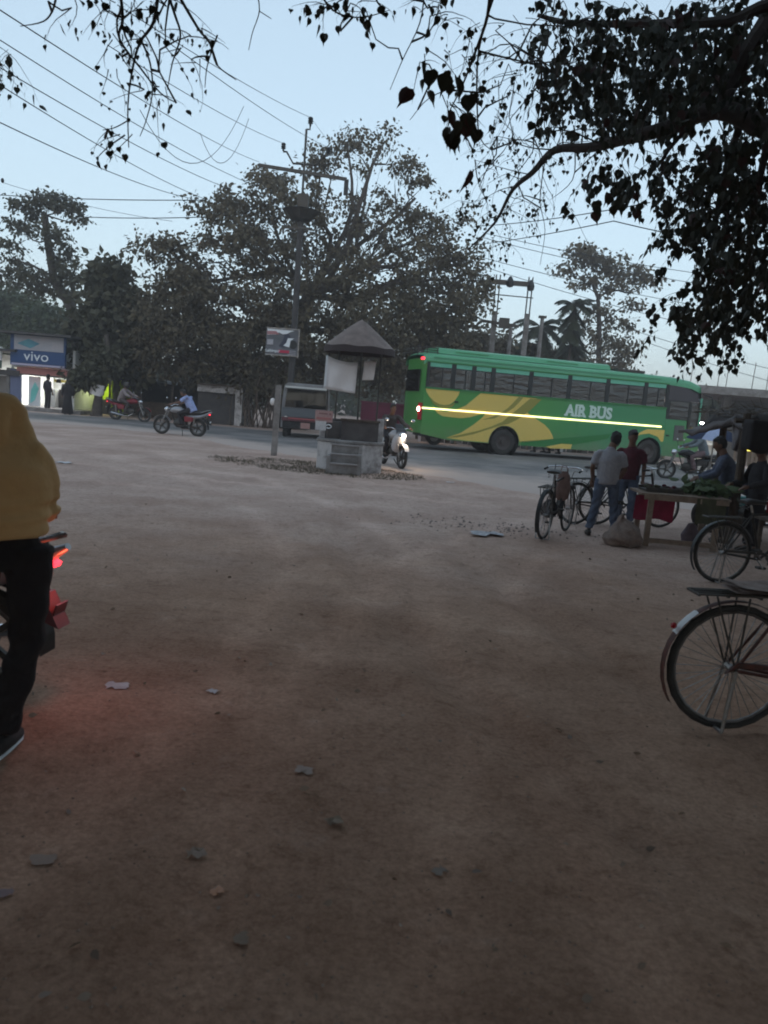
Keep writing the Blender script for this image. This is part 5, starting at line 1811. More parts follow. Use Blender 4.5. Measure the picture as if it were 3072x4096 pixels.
hf = Vector((-1.73, 3.50, 0))
person('person in mustard yellow hoodie and black trousers seen from behind at the left edge', hf, math.radians(4), 1.80, M['mustard'], M['blackcloth'],
       dict(hd=(-.20, .24, 1.40), nk=(-.05, .05, 1.405), tilt=-.9, sh=((-.18, .02, 1.31), (.135, .03, 1.30)), el=((-.22, .08, 1.05), (.135, .12, 1.04)), wr=((-.14, .30, 1.02), (.08, .32, 1.0)), hip=((-.08, 0, .88), (.125, 0, .88)), pel=(.015, 0, .92), kn=((-.13, .05, .48), (.12, .0, .48)), an=((-.22, .02, .085), (.035, -.04, .085))),
       'long', True, None, mat('canvas_shoe', (.03, .026, .026), .8), voxel=.0125, hood=True, disp=fold, bulk=2.0)
g = gp(2398, 2142)
person('person in a grey T-shirt and faded jeans seen from behind at the vegetable table', (g.x + .02, g.y, 0), math.radians(-6), 1.60, M['greytee'], M['denim'],
       dict(hd=(.07, .05, 1.52), yaw=-.5, el=((-.25, .0, 1.06), (.25, .02, 1.06)), wr=((-.20, .17, .86), (.20, .2, .88)), kn=((-.13, .03, .48), (.14, .02, .48)), an=((-.20, 0, .085), (.19, -.03, .085))), 'short', bulk=1.5, shoes=None)
g = gp(2525, 2085)
person('person in a maroon shirt facing the camera behind the grey T-shirt', (g.x - .36, g.y - .7, 0), math.radians(165), 1.62, M['maroontee'], M['denim'], dict(yaw=.2, tilt=-.25), 'short', bulk=1.4)
g = gp(2850, 2190)
person('person in a blue grey checked shirt leaning over the vegetable table', (5.28, 12.2, 0), math.radians(72), 1.68, M['plaid'], M['darkcloth'], dict(che=(0, .05, 1.17), nk=(0, .12, 1.37), hd=(0, .19, 1.49), tilt=-.4, sh=((-.185, .10, 1.31), (.185, .10, 1.31)), el=((-.25, .20, 1.06), (.25, .2, 1.06)), wr=((-.18, .42, .96), (.18, .42, .96))), 'long', bulk=1.3)
person('person in dark clothes holding a pale bag behind the stall post', (5.42, 11.5, 0), math.radians(100), 1.60, M['darkcloth'], M['blackcloth'], dict(tilt=-.3, wr=((-.2, .3, 1.0), (.2, .3, 1.0)), el=((-.26, .05, 1.07), (.26, .05, 1.07))), 'long', bulk=1.3)


def rider(label, bike, shirt, trousers, helmet=None, sleeve='long', pose=None):
    pz = dict(RIDE)
    pz.update(pose or {})
    rz = bike.rotation_euler.z
    l = bike.location + Vector((math.cos(rz) * .22, math.sin(rz) * .22, 0))
    return person(label, l, rz - PI / 2, 1.65, shirt, trousers, pz, sleeve, True, helmet, voxel=.02, bulk=1.4)


rider('person in a dusty beige jacket and dark helmet riding the red motorcycle', m_red, M['beige'], M['brownpant'], M['darkmetal'])
rider('person in a pale blue shirt bending forward on the silver and red motorcycle', m_gray, M['paleblue'], M['darkcloth'], None, 'short', dict(hd=(0, .36, 1.42), nk=(0, .25, 1.33), tilt=-.5, che=(0, .13, 1.13)))
rider('person in a dark checked jacket riding the white motorcycle with the lit headlamp', m_white, M['brownpant'], M['darkcloth'])
rider('person in a grey blue jacket riding past the front wheel of the bus', m_front, M['greyblue'], C('dusty_pink', (.17, .11, .115)))
q = gp(25, 1668)
person('person in a long dark dress standing before the small shop at the left edge', (q.x - .15, 35.0, .12), math.radians(20), 1.62, M['darkcloth'], M['blackcloth'], None, 'long', skirt=True, voxel=.02, bulk=1.6)
person('person in dark clothes standing in the lit doorway of the phone shop', (at(190, 1600, 35.9).x, 35.9, .2), math.radians(-30), 1.60, M['darkcloth'], M['darkcloth'], None, 'long', voxel=.02)
for px, lab, sm in ((2155, 'person walking behind the bus whose legs show under its middle', M['brownpant']), (2215, 'second person behind the bus whose dark legs show under its middle', M['darkcloth'])):
    q = at(px, 1800, 34.2)
    person(lab, (q.x, 34.2, .14), math.radians(80), 1.62, sm, sm, dict(kn=((-.1, .18, .48), (.1, -.06, .48)), an=((-.1, .20, .1), (.1, -.24, .1))), 'long', voxel=.024)

for px, lab in ((2092, 'dark seated passenger behind the fourth bus window from the rear'), (1993, 'dark seated passenger low behind the third bus window from the rear')):
    u = buw(px, 1560)[0]
    l = bus.matrix_basis @ Vector((u, .58, 1.0))
    person(lab, l, BYAW - PI / 2, 1.65, M['darkcloth'], M['darkcloth'], dict(pel=(0, -.1, .72), che=(0, -.1, .98), nk=(0, -.08, 1.2), hd=(0, -.05, 1.34), sh=((-.175, -.09, 1.13), (.175, -.09, 1.13)), el=((-.22, 0, .9), (.22, 0, .9)), wr=((-.15, .22, .82), (.15, .22, .82)),
           hip=((-.09, 0, .68), (.09, 0, .68)), kn=((-.1, .36, .70), (.1, .36, .70)), an=((-.1, .36, .30), (.1, .36, .30))), 'long', voxel=.028)


# ================================================================== bicycles
def bicycle(label, loc, rz, paint, scale=1.0, bag=False, lean=0.0, patch=False, group='roadster bicycles parked in the market', steer=0.0):
    b = thing('bicycle', label, 'bicycle', loc, rz, group)
    b.rotation_euler = (lean, 0, rz)
    b.scale = (scale,) * 3
    R = .355
    fx_ = 1.16
    tyre(b, 0, R, .040, spokes=36)
    tyre(b, fx_, R, .040, spokes=32)
    bb, st, ht, hb = Vector((.46, 0, .30)), Vector((.30, 0, .84)), Vector((.93, 0, .88)), Vector((.965, 0, .74))
    MB().tube([bb, st], .016, 8).tube([st + Vector((0, 0, -.03)), ht], .015, 8).tube([bb, hb], .017, 8).tube([ht + Vector((-.01, 0, .04)), hb + Vector((.01, 0, -.04))], .02, 8).build('frame', paint, b, smooth=True)
    for s in (-1, 1):
        MB().tube([(0, s * .055, R), bb + Vector((-.03, s * .03, 0))], .010, 6).tube([(0, s * .055, R), st + Vector((0, s * .02, -.04))], .009, 6).build('stay', paint, b, smooth=True)
        MB().tube([(fx_, s * .05, R), (fx_ - .07, s * .05, R + .16), (hb.x + .02, s * .045, hb.z - .0)], .011, 6).build('fork_blade', paint, b, smooth=True)
        MB().tube([(.46, s * .05, .30), (.46 + s * .12, s * .075, .30 - s * .12)], .009, 5).build('crank', M['steel'], b)
        MB().box((.46 + s * .12, s * .12, .30 - s * .12), (.09, .08, .025)).build('pedal', M['rubber'], b)
    for x0, a0, a1 in ((0, 20, 215), (fx_, 50, 200)):
        gd = MB().grid([[Vector((x0 + (R + .022) * math.cos(q), y, R + (R + .022) * math.sin(q) - y * y * 6)) for y in (-.03, -.018, 0, .018, .03)] for q in [math.radians(a0 + (a1 - a0) * i / 18) for i in range(19)]]).build('mudguard', M['black'] if not patch else M['rust'], b, smooth=True)
        if x0 == 0 and patch is not None:
            MB().grid([[Vector((x0 + (R + .026) * math.cos(q), y, R + (R + .026) * math.sin(q) - y * y * 6)) for y in (-.031, -.018, 0, .018, .031)] for q in [math.radians(a) for a in (127, 135, 143, 152)]]).build('white_patch', M['white_vinyl'], gd, smooth=True)
            MB().ball((-(R + .05) * math.cos(math.radians(32)), 0, R + (R + .05) * math.sin(math.radians(32))), (.018, .02, .018), 8, 6).build('reflector', M['red_lens'], gd)
    MB().loft([((.16, 0, .955), .10, .02), ((.24, 0, .965), .10, .035), ((.34, 0, .96), .05, .03), ((.45, 0, .955), .022, .02)], (0, 1, 0), 12).build('saddle', M['leather'], b, smooth=True)
    sp = MB()
    for s in (-1, 1):
        for k in range(2):
            sp.tube([(.19 + .018 * math.cos(a), s * .06 + .018 * math.sin(a), .875 + .0065 * a / 1.2) for a in np.linspace(0, 10, 22)], .004, 4)
    sp.bar(st, (.27, 0, .92), .022)
    sp.build('saddle_springs', M['steel'], b, kind='stuff')
    MB().tube([ht, (.91, 0, 1.0)], .012, 6).tube([(.62, -.26, .97), (.78, -.25, 1.0), (.93, -.14, 1.01), (.95, 0, 1.0), (.93, .14, 1.01), (.78, .25, 1.0), (.62, .26, .97)], .011, 7).build('handlebar', M['chrome'], b, smooth=True)
    for s in (-1, 1):
        MB().tube([(.60, s * .26, .968), (.72, s * .255, .985)], .016, 7).build('grip', M['rubber'], b)
    MB().tube([(.70, -.2, .965), (.9, -.10, .95), (.95, -.05, .80)], .006, 5).build('brake_rod', M['steel'], b)
    cr = MB()
    for y in (-.07, -.02, .03, .07):
        cr.bar((-.26, y, .765), (.20, y, .775), .010)
    for x in (-.26, -.1, .08):
        cr.bar((x, -.075, .762), (x, .075, .762), .012)
    for s in (-1, 1):
        cr.tube([(0, s * .065, R), (-.16, s * .07, .76)], .006, 5).tube([(0, s * .065, R), (.02, s * .07, .76)], .006, 5)
    cr.build('carrier', M['darkmetal'], b)
    MB().prism([(-.06, .335), (.0, .405), (.46, .395), (.53, .36), (.55, .30), (.53, .325), (.46, .365), (0, .375)], -.075, -.05, lambda p, q, t: Vector((p, t, q))).build('chain_guard', paint, b, bevel=.004)
    MB().tube([(.0, .07, R), (-.05, .10, .02)], .010, 5).tube([(.0, -.07, R), (-.05, -.10, .02)], .010, 5).tube([(-.05, -.10, .02), (-.05, .10, .02)], .010, 5).build('stand', M['steel'], b)
    return b


BB_ = mat('old_black_enamel', (.020, .018, .018), .45, .2, c2=(.055, .04, .032), scale=22)
g = gp(2172, 2160)
bikeA = bicycle('black roadster bicycle seen from behind with cloth bags on its handlebar', (g.x, g.y + .02, 0), math.radians(62), BB_, patch=None)
bag = thing('cloth_bag', 'limp brown cloth bag hanging from the handlebar of the leftmost bicycle', 'bag', at(2258, 1885, 11.75))
bgm = C('brown_bag_cloth', (.22, .14, .12), (.15, .09, .08), 9)
MB().loft([((0, 0, 0), .04, .03), ((0, 0, -.06), .09, .05), ((.01, 0, -.25), .11, .06), ((.0, 0, -.40), .10, .05), ((0, 0, -.44), .05, .03)], (1, 0, 0), 14).build('sack', bgm, bag, smooth=True)
MB().tube([(-.06, 0, -.03), (-.03, .02, .08), (.03, .02, .08), (.06, 0, -.03)], .008, 5).build('strap', bgm, bag)
bag2 = thing('cloth_bag', 'dark round bag hanging low on the left side of the leftmost bicycle', 'bag', at(2200, 2030, 11.5))
MB().loft([((0, 0, .12), .05, .04), ((0, 0, .05), .11, .08), ((0, 0, -.08), .12, .09), ((0, 0, -.15), .06, .05)], (1, 0, 0), 12).build('sack', M['darkcloth'], bag2, smooth=True)
MB().tube([(0, 0, .10), (.05, .2, .42), (.1, .4, .62)], .007, 5).build('strap', M['darkcloth'], bag2)
g = gp(2312, 2102)
bicycle('black roadster bicycle standing side-on just left of the grey T-shirt', (g.x - .05, g.y + .1, 0), math.radians(24), BB_, patch=None)
bicycle('black roadster bicycle with bright handlebar behind the vegetable table', (3.55, 13.1, .01), math.radians(12), BB_, patch=None)
g = gp(2872, 2335)
bicycle('black roadster bicycle with shiny rim parked in front of the stall post', (g.x + .02, g.y + .05, 0), math.radians(8), BB_, patch=None)
bikeE = bicycle('rusty red bicycle with a white mudguard patch in the right foreground', (2.09, 4.46, 0), math.radians(3), M['rust'], 1.07, patch=True)
wb = thing('newspaper_bundle', 'folded newspaper bundle tied on the carrier of the rusty red bicycle', 'newspaper', (2.24, 4.46, .765 * 1.07 + .03), math.radians(6))
for i in range(4):
    MB().grid([[Vector((-.22 + .13 * x + .01 * rng.normal(), -.13 + .065 * y, .012 * i + .006 * math.sin(x * 1.3 + i) + .004 * rng.normal())) for y in range(5)] for x in range(5)]).build('sheet', mat('news_sheet', (.44, .34, .30), .9, c2=(.28, .19, .16), scale=18), wb, smooth=True)

# ================================================================== vegetable table and stall
tb = thing('market_table', 'rough wooden market table with thin legs and a low stretcher', 'table', (3.80, 11.22, 0), math.radians(-4))
for i in range(6):
    MB().box((.48, .06 + i * .125, .755 + .004 * rng.normal()), (1.26, .118, .03)).build('plank', M['wood'], tb)
for x, y in ((.0, .04), (.95, .04), (.0, .68), (.95, .68)):
    MB().bar((x, y, 0), (x + .01, y, .738), .075, .06).build('leg', M['wood'], tb)
MB().bar((.04, .03, .09), (.92, .03, .09), .05, .07).build('stretcher', M['wood'], tb)
MB().bar((-.1, .0, .715), (1.08, .0, .715), .03, .07).build('apron', M['wood'], tb)
cl = MB().grid([[Vector((3.70 + .065 * u, 11.62 + .02 * math.sin(u * 1.2) + .03 * v / 6, .70 - .06 * v - .02 * math.sin(u * .9) * (v > 4))) for u in range(10)] for v in range(7)]).build('red_cloth', C('crimson_cloth', (.36, .025, .075), (.24, .015, .05), 5), smooth=True)
tag(cl, 'crimson cloth hanging under the left half of the market table', 'cloth')
cl2 = MB().grid([[Vector((4.42 + .06 * u, 11.14 + .02 * math.sin(u * 1.4), .76 - .055 * v + .03 * math.sin(u * .8) * (v > 5))) for u in range(8)] for v in range(8)]).build('olive_cloth', C('olive_sackcloth', (.10, .10, .055), (.06, .06, .035), 6), smooth=True)
tag(cl2, 'olive sackcloth hanging over the front edge of the market table', 'cloth')
tray = thing('tray', 'dark flat tray of vegetables on the market table', 'tray', (4.05, 11.6, .775))
MB().box((0, 0, .015), (.55, .36, .03)).build('base', M['darkmetal'], tray)
MB().box((0, -.18, .04), (.56, .02, .05)).box((0, .18, .04), (.56, .02, .05)).build('rim', M['darkmetal'], tray)
for i in range(24):
    o = MB().ball((rng.uniform(-.24, .24), rng.uniform(-.14, .14), .055 + .03 * rng.random()), (.035 + .012 * rng.random(), .03, .026), 7, 5).build('vegetable', [M['leaf_dark'], M['maroontee'], M['brownpant']][i % 3], smooth=True)
    o.location = tray.location
    tag(o, 'small dark vegetable heaped in the tray on the market table', 'vegetable', 'vegetables in the dark tray')
P = np.array([4.72, 11.65, .86]) + rng.normal(size=(260, 3)) * np.array([.17, .15, .05])
gr = np_mesh('leafy_greens', leaf_verts(P, rng.normal(size=P.shape) * np.array([1, 1, .4]), .10 + .08 * rng.random(260), OVAL), [6] * 260, leafmat('vegetable_leaves', (.05, .085, .03), (.12, .15, .07)), kind='stuff')
tag(gr, 'heap of green leafy vegetables on the right end of the market table', 'vegetables')
g = gp(2500, 2188)
sk = MB()
sk.loft([((0, 0, .01), .24, .20), ((0, 0, .10), .29, .24), ((-.01, .01, .22), .24, .20), ((-.04, .02, .31), .13, .11), ((-.06, .02, .35), .07, .05), ((-.09, .02, .37), .10, .07)], (1, 0, 0), 20)
sack = remesh_obj(sk, 'grain_sack', C('jute_sack', (.25, .185, .155), (.16, .11, .09), 14), .016, None, 3, lambda c, n_: n_ * (.016 * math.sin(c.x * 27 + c.z * 22) + .010 * math.sin(c.y * 31 - c.z * 37)))
sack.location = (g.x, g.y + .15, 0)
tag(sack, 'full jute sack standing on the ground beside the market table leg', 'sack')

stl = thing('thatched_stall', 'stall with a sagging thatch and tarpaulin roof on rough timber posts', 'stall', (5.25, 11.7, 0))


def sq(px, py, Y):
    return at(px, py, Y) - stl.location


for a_, b_ in (((2990, 1655, 11.7), (2925, 2080, 11.7)), ((3300, 1650, 11.9), (3260, 2100, 11.9))):
    p0_, p1_ = sq(*a_), sq(*b_)
    p1_ = p0_ + (p1_ - p0_) * ((p0_.z + .02) / (p0_.z - p1_.z))
    MB().tube([p1_, p1_.lerp(p0_, .5) + Vector((.02, 0, 0)), p0_], [.075, .066, .06], 8).build('post', M['wood_dark'], stl, smooth=True)
for x, y in ((.55, 2.2), (2.2, 2.3)):
    MB().tube([(x, y, 0), (x, y, 2.0)], .06, 7).build('post', M['wood_dark'], stl, smooth=True)
zroof = sq(2950, 1672, 11.7).z
rr2 = []
for i in range(15):
    u = i / 14
    rr2.append([Vector((-.12 + 3.2 * u, -.2 + 2.7 * v / 9, zroof + .03 + .10 * math.sin(v * .6) + .05 * math.sin(i * 1.7 + v) - .22 * (max(0, .22 - u) / .22) ** 1.5 + .05 * rng.normal() * .4)) for v in range(10)])
o = MB().grid(rr2).build('roof', C('grey_tarpaulin', (.13, .11, .11), (.07, .058, .055), 4), stl, smooth=True)
so = o.modifiers.new('t', 'SOLIDIFY')
so.thickness = .05
P = np.stack([rng.uniform(.0, 3.0, 1500), rng.uniform(-.2, 2.4, 1500), zroof + .12 + rng.normal(size=1500) * .035], 1)
V = leaf_verts(P, rng.normal(size=P.shape) * np.array([1, .7, .25]) + np.array([0, -.3, -.05]), .12 + .2 * rng.random(1500), KITE * np.array([.10, 1, 1]))
np_mesh('thatch', V, [4] * 1500, leafmat('straw', (.10, .075, .055), (.20, .155, .12), .2), parent=stl, kind='stuff')
MB().tube([(-.3, -.2, zroof - .04), (3, -.2, zroof - .02)], .04, 6).build('eave_pole', M['wood_dark'], stl)
rr4 = []
for i in range(13):
    u = i / 12
    rr4.append([Vector((.12 + 2.9 * u, -.28 + 2.4 * v / 7, zroof + .16 + .09 * math.sin(i * 1.1 + v * .9) + .05 * rng.normal() - .20 * (max(0, .25 - u) / .25) ** 1.3 - .10 * (v == 0))) for v in range(8)])
o = MB().grid(rr4).build('tarpaulin', C('sooty_tarpaulin', (.06, .048, .046), (.035, .028, .028), 5), stl, smooth=True)
o.modifiers.new('t', 'SOLIDIFY').thickness = .06
hb_ = remesh_obj(MB().box((0, 0, 0), (.40, .34, .42)).ball((.02, -.02, -.03), (.24, .2, .24)), 'hanging_bundle', M['blackcloth'], .03, None, 6)
hb_.location = at(3040, 1742, 11.2)
tag(hb_, 'big black bundle hanging under the stall roof at the right edge', 'bundle')
cloth('hanging_sheet', 'pale grey sheet hanging beside the stall post', [(2935, 1690), (2990, 1700), (2958, 1810), (2928, 1800)], 11.95, C('pale_grey_sheet', (.30, .28, .29), (.22, .20, .21), 5), 'cloth', 0, .006, .03)
um = thing('market_umbrella', 'navy and white market umbrella tilted behind the vendor', 'umbrella', at(2860, 1725, 17.5))
k = 17.5 / FPX
navy, wht = C('navy_canvas', (.03, .04, .085)), C('white_canvas', (.48, .52, .70), (.42, .46, .62))
for i in range(8):
    a0, a1 = 2 * PI * i / 8, 2 * PI * (i + 1) / 8
    rr3 = []
    for j in range(5):
        t = j / 4
        rr3.append([Vector((math.cos(a0 + (a1 - a0) * w / 4) * .62 * t, math.sin(a0 + (a1 - a0) * w / 4) * .62 * t, .12 - .30 * t ** 1.6 - .03 * t * math.sin(PI * w / 4))) for w in range(5)])
    MB().grid(rr3).build('panel', wht if i in (5,) else navy, um, smooth=True)
MB().tube([(0, 0, .14), (0, 0, -2.0 + .2)], .015, 6).build('pole', M['steel'], um)
bx = MB().box((0, 0, 0), (.34, .3, .26)).build('plastic_crate', C('teal_plastic', (.05, .26, .24)), bevel=.02)
bx.location = (6.15, 13.6, .5)
tag(bx, 'teal plastic crate beside the parked blue black motorcycle', 'crate')
sup = MB().box((0, 0, 0), (.5, .45, .37)).build('wooden_box', M['wood_dark'], bevel=.01)
sup.location = (6.15, 13.6, .185)
tag(sup, 'dark wooden box under the teal crate', 'box')
rbg = remesh_obj(MB().ball((0, 0, 0), (.30, .22, .17)).ball((.12, 0, .05), (.2, .18, .16)), 'red_bundle', C('dull_red_cloth', (.22, .03, .04)), .025, None, 3)
rbg.location = (5.55, 10.6, .80)
tag(rbg, 'dull red cloth bundle on the wooden shelf right of the stall post', 'bundle')
slf = thing('wooden_shelf', 'low dark wooden shelf right of the stall post carrying the red bundle', 'shelf', (5.6, 10.6, 0))
for i in range(4):
    MB().box((.2, -.2 + .13 * i, .60), (1.4, .12, .03)).build('plank', M['wood_dark'], slf)
for x in (-.4, .8):
    for y in (-.2, .2):
        MB().bar((x, y, 0), (x, y, .585), .05).build('leg', M['wood_dark'], slf)
pbg = remesh_obj(MB().loft([((0, 0, 0), .11, .09), ((0, 0, .14), .14, .11), ((.01, 0, .27), .08, .06), ((.0, 0, .33), .05, .03)], (1, 0, 0), 14), 'plastic_bag', C('mauve_plastic', (.20, .15, .18)), .015, None, 2)
pbg.location = (4.62, 11.75, 0)
tag(pbg, 'mauve plastic bag standing under the market table', 'bag')

# ================================================================== peepal tree overhead
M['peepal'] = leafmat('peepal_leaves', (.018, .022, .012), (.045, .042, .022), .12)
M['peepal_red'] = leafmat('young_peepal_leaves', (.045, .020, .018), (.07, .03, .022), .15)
M['peepal_bark'] = mat('peepal_bark', (.045, .036, .032), .95, c2=(.085, .07, .062), scale=7, bump=.8, bscale=18)
TR = Vector((6.3, 8.3, 0))
pee = thing('peepal_tree', 'big overhanging peepal tree with heart-shaped hanging leaves framing the sky', 'tree', TR)
MB().tube([(0, 0, -.1), (.05, 0, 1.2), (-.05, .05, 2.8), (-.2, .1, 4.2), (-.3, .1, 5.6)], [.62, .48, .42, .38, .26], 14).build('trunk', M['peepal_bark'], pee, smooth=True)
twmb = MB()
LP, LT, LS = [], [], []
anchors = []


def limb(pts, r0, r1, n=7, main=True, tp=.8):
    w = [Vector(p) - TR if len(p) == 3 and isinstance(p, Vector) else at(*p) - TR for p in pts]
    # smooth the polyline (Catmull-Rom)
    out = []
    for i in range(len(w) - 1):
        p0, p1, p2, p3 = w[max(0, i - 1)], w[i], w[i + 1], w[min(len(w) - 1, i + 2)]
        for k in range(4):
            t = k / 4
            out.append(.5 * ((2 * p1) + (p2 - p0) * t + (2 * p0 - 5 * p1 + 4 * p2 - p3) * t * t + (3 * p1 - p0 - 3 * p2 + p3) * t ** 3))
    out.append(w[-1])
    N = len(out) - 1
    rs = [r0 + (r1 - r0) * (i / N) ** tp for i in range(N + 1)]
    if main:
        MB().tube(out, rs, n).build('branch', M['peepal_bark'], pee, smooth=True)
    else:
        twmb.tube(out, rs, 5, False)
    anchors.extend(out[2:])
    return out


def twig(a, d, L, leafS, step=.075, leafy=.9, r=.0035, droop=1.0):
    p = Vector(a)
    d = Vector(d).normalized()
    pts = [p.copy()]
    n = max(3, int(L / step))
    for i in range(n):
        d = (d + Vector((rng.normal() * .16, rng.normal() * .16, -.13 * droop + rng.normal() * .08))).normalized()
        p = p + d * step
        pts.append(p.copy())
        if rng.random() < leafy:
            side = Vector((rng.normal(), rng.normal(), .0))
            q = p + side.normalized() * .035 + Vector((0, 0, -.035))
            twmb.add([p, p + Vector((.0022, 0, 0)), q], [(0, 1, 2)])
            LP.append(tuple(q))
            LT.append((side.x * .25 + rng.normal() * .12, side.y * .25 + rng.normal() * .12, -1 + .25 * rng.normal()))
            LS.append(leafS * (.35 + .75 * rng.random()))
    twmb.tube(pts, [r * (1 - .75 * i / n) for i in range(n + 1)], 4, False)
    return pts


tp_ = TR + Vector((-.2, .1, 4.0))
limb([tp_, (3250, 560, 8.6), (3072, 515, 8.8), (2870, 440, 9.0), (2660, 515, 9.4), (2480, 560, 9.7), (2360, 590, 9.9), (2220, 600, 10.1), (2130, 690, 10.3), (2050, 760, 10.5), (1980, 890, 10.8), (1870, 1000, 11.0)], .20, .008, 10, True, .48)
limb([(2865, 440, 9.0), (2930, 330, 9.0), (3000, 190, 8.8), (3072, 80, 8.7), (3180, -120, 8.5)], .075, .11, 8)
limb([TR + Vector((-.3, .1, 5.3)), (3250, 20, 8.2), (2900, 85, 8.4), (2600, 95, 8.6), (2290, 92, 8.8), (2150, 60, 8.8)], .085, .02, 8)
limb([TR + Vector((-.3, .1, 5.5)), (2900, -420, 7.0), (2000, -420, 6.2), (1100, -330, 5.6), (300, -220, 5.4), (-500, -200, 5.6)], .15, .03, 8)
limb([(2960, 500, 9), (2900, 690, 9.2), (2860, 890, 9.4), (2840, 1090, 9.6), (2790, 1270, 9.7)], .045, .006)
limb([(3080, 540, 8.8), (3020, 800, 9), (2990, 1000, 9.2), (2970, 1220, 9.4)], .05, .006)
limb([(2780, 480, 9.2), (2650, 640, 9.3), (2690, 740, 9.4), (2780, 830, 9.5)], .03, .005)
for pts, r in (([(1965, -120, 6.0), (1950, 60, 6.2), (1900, 210, 6.4), (1850, 340, 6.6), (1800, 440, 6.7)], .018), ([(1990, -60, 7), (1915, 200, 7), (1910, 470, 7.1), (1925, 560, 7.1), (1965, 600, 7.1)], .012),
               ([(1915, 205, 7), (2060, 240, 7.2), (2170, 265, 7.4), (2270, 330, 7.6)], .011), ([(2400, 575, 9.8), (2250, 520, 9.6), (2100, 560, 9.5), (1990, 545, 9.5)], .012), ([(2230, 600, 10.1), (2120, 590, 10), (2040, 560, 9.9)], .012),
               ([(1700, -60, 6.4), (1680, 90, 6.4), (1610, 240, 6.5), (1560, 360, 6.6)], .007), ([(1850, 340, 6.6), (1720, 390, 6.5), (1640, 480, 6.4)], .005),
               ([(2180, 640, 10.2), (2160, 800, 10.2), (2180, 920, 10.3), (2160, 1060, 10.3)], .008), ([(2080, 740, 10.5), (2000, 760, 10.6), (1930, 800, 10.6)], .008), ([(2300, 600, 10), (2290, 720, 10), (2200, 800, 10.1)], .010),
               ([(2000, 860, 10.8), (1930, 890, 10.8), (1890, 960, 10.9)], .006), ([(2130, 700, 10.3), (2040, 680, 10.2), (1900, 640, 10.2)], .009),
               ([(640, -110, 5.4), (618, 80, 5.4), (560, 170, 5.4), (530, 280, 5.4), (512, 420, 5.4), (515, 590, 5.4)], .014), ([(470, -110, 5.4), (492, 70, 5.4), (478, 155, 5.4), (560, 270, 5.4), (640, 370, 5.4), (705, 412, 5.4)], .013),
               ([(690, -60, 5.5), (790, 110, 5.5), (840, 175, 5.5), (868, 260, 5.5), (945, 320, 5.5)], .012), ([(660, -60, 5.6), (700, 60, 5.6), (722, 145, 5.6), (690, 250, 5.6), (670, 360, 5.6)], .012),
               ([(560, 150, 5.4), (600, 250, 5.4), (610, 370, 5.4), (585, 480, 5.4), (560, 545, 5.4)], .008), ([(230, -60, 5.3), (215, 30, 5.3), (175, 85, 5.3), (80, 105, 5.3)], .010), ([(1020, -60, 5.8), (1038, 40, 5.8), (1010, 130, 5.8), (995, 200, 5.8)], .005),
               ([(1038, 45, 5.8), (1085, 75, 5.8)], .004), ([(1250, -80, 6), (1330, 40, 6), (1440, 70, 6), (1560, 40, 6)], .010), ([(500, 540, 5.4), (430, 590, 5.4), (385, 635, 5.4)], .006), ([(515, 480, 5.4), (460, 510, 5.4), (410, 520, 5.4)], .005), ([(870, 140, 5.5), (830, 260, 5.5), (820, 350, 5.5)], .006)):
    limb(pts, r, max(.0025, r * .25), 5, False)

# leaf-bearing twigs: (px, py, rx, ry, distance, twigs, leaf length)
blobs = [(2300, 130, 180, 150, 8.0, 34, 0.105), (2560, 110, 230, 130, 8.8, 40, 0.118), (2860, 110, 240, 150, 8.8, 51, 0.118), (2700, 290, 240, 110, 9.3, 47, 0.118), (2450, 320, 200, 110, 9.4, 32, 0.118), (2240, 330, 120, 110, 9.0, 17, 0.118), (2980, 310, 120, 130, 9, 34, 0.118), (2600, 420, 200, 90, 9.6, 29, 0.118), (2990, 640, 110, 110, 9, 30, 0.118), (2800, 620, 130, 110, 9.3, 22, 0.118), (2560, 650, 130, 70, 9.5, 13, 0.118), (2430, 680, 60, 40, 8, 9, 0.11), (2690, 760, 80, 70, 9.3, 11, 0.11), (2740, 900, 40, 110, 9.2, 7, 0.11), (2870, 810, 120, 110, 9.4, 30, 0.118), (3010, 840, 80, 160, 9, 35, 0.118), (2890, 990, 120, 110, 9.5, 30, 0.118), (3020, 1080, 70, 120, 9.2, 24, 0.118), (2870, 1130, 110, 90, 9.6, 24, 0.118), (2800, 1230, 120, 70, 9.7, 20, 0.118), (2980, 1230, 80, 80, 9.4, 9, 0.118), (2720, 1330, 90, 40, 9.7, 6, 0.118), (2850, 1330, 100, 50, 9.6, 10, 0.118), (1980, 170, 180, 120, 7.0, 15, 0.06), (1740, 60, 120, 60, 6.0, 10, 0.07), (1350, 40, 150, 40, 5.9, 12, 0.075), (1810, 400, 60, 60, 5.3, 7, 0.125), (1740, 250, 70, 40, 5.2, 5, 0.13), (2110, 470, 160, 110, 8.4, 20, 0.06), (2050, 660, 150, 90, 10, 24, 0.06), (1960, 820, 120, 80, 10.6, 20, 0.06), (2170, 830, 120, 100, 10, 14, 0.06), (2000, 960, 80, 50, 10.7, 9, 0.06), (2050, 280, 110, 100, 7.2, 14, 0.065), (2330, 560, 130, 60, 9.7, 18, 0.07), (470, 20, 240, 50, 5.3, 22, 0.06), (560, 260, 160, 150, 5.4, 16, 0.045), (820, 220, 110, 100, 5.4, 10, 0.045), (470, 540, 70, 30, 5.4, 5, 0.06), (640, 380, 60, 40, 5.4, 5, 0.06), (10, 290, 55, 110, 9, 16, 0.09), (2650, 250, 330, 200, 12.5, 30, 0.1), (2950, 420, 130, 260, 12, 24, 0.1), (2950, 900, 130, 260, 12, 8, 0.1), (2880, 1230, 120, 100, 12, 3, 0.1)]
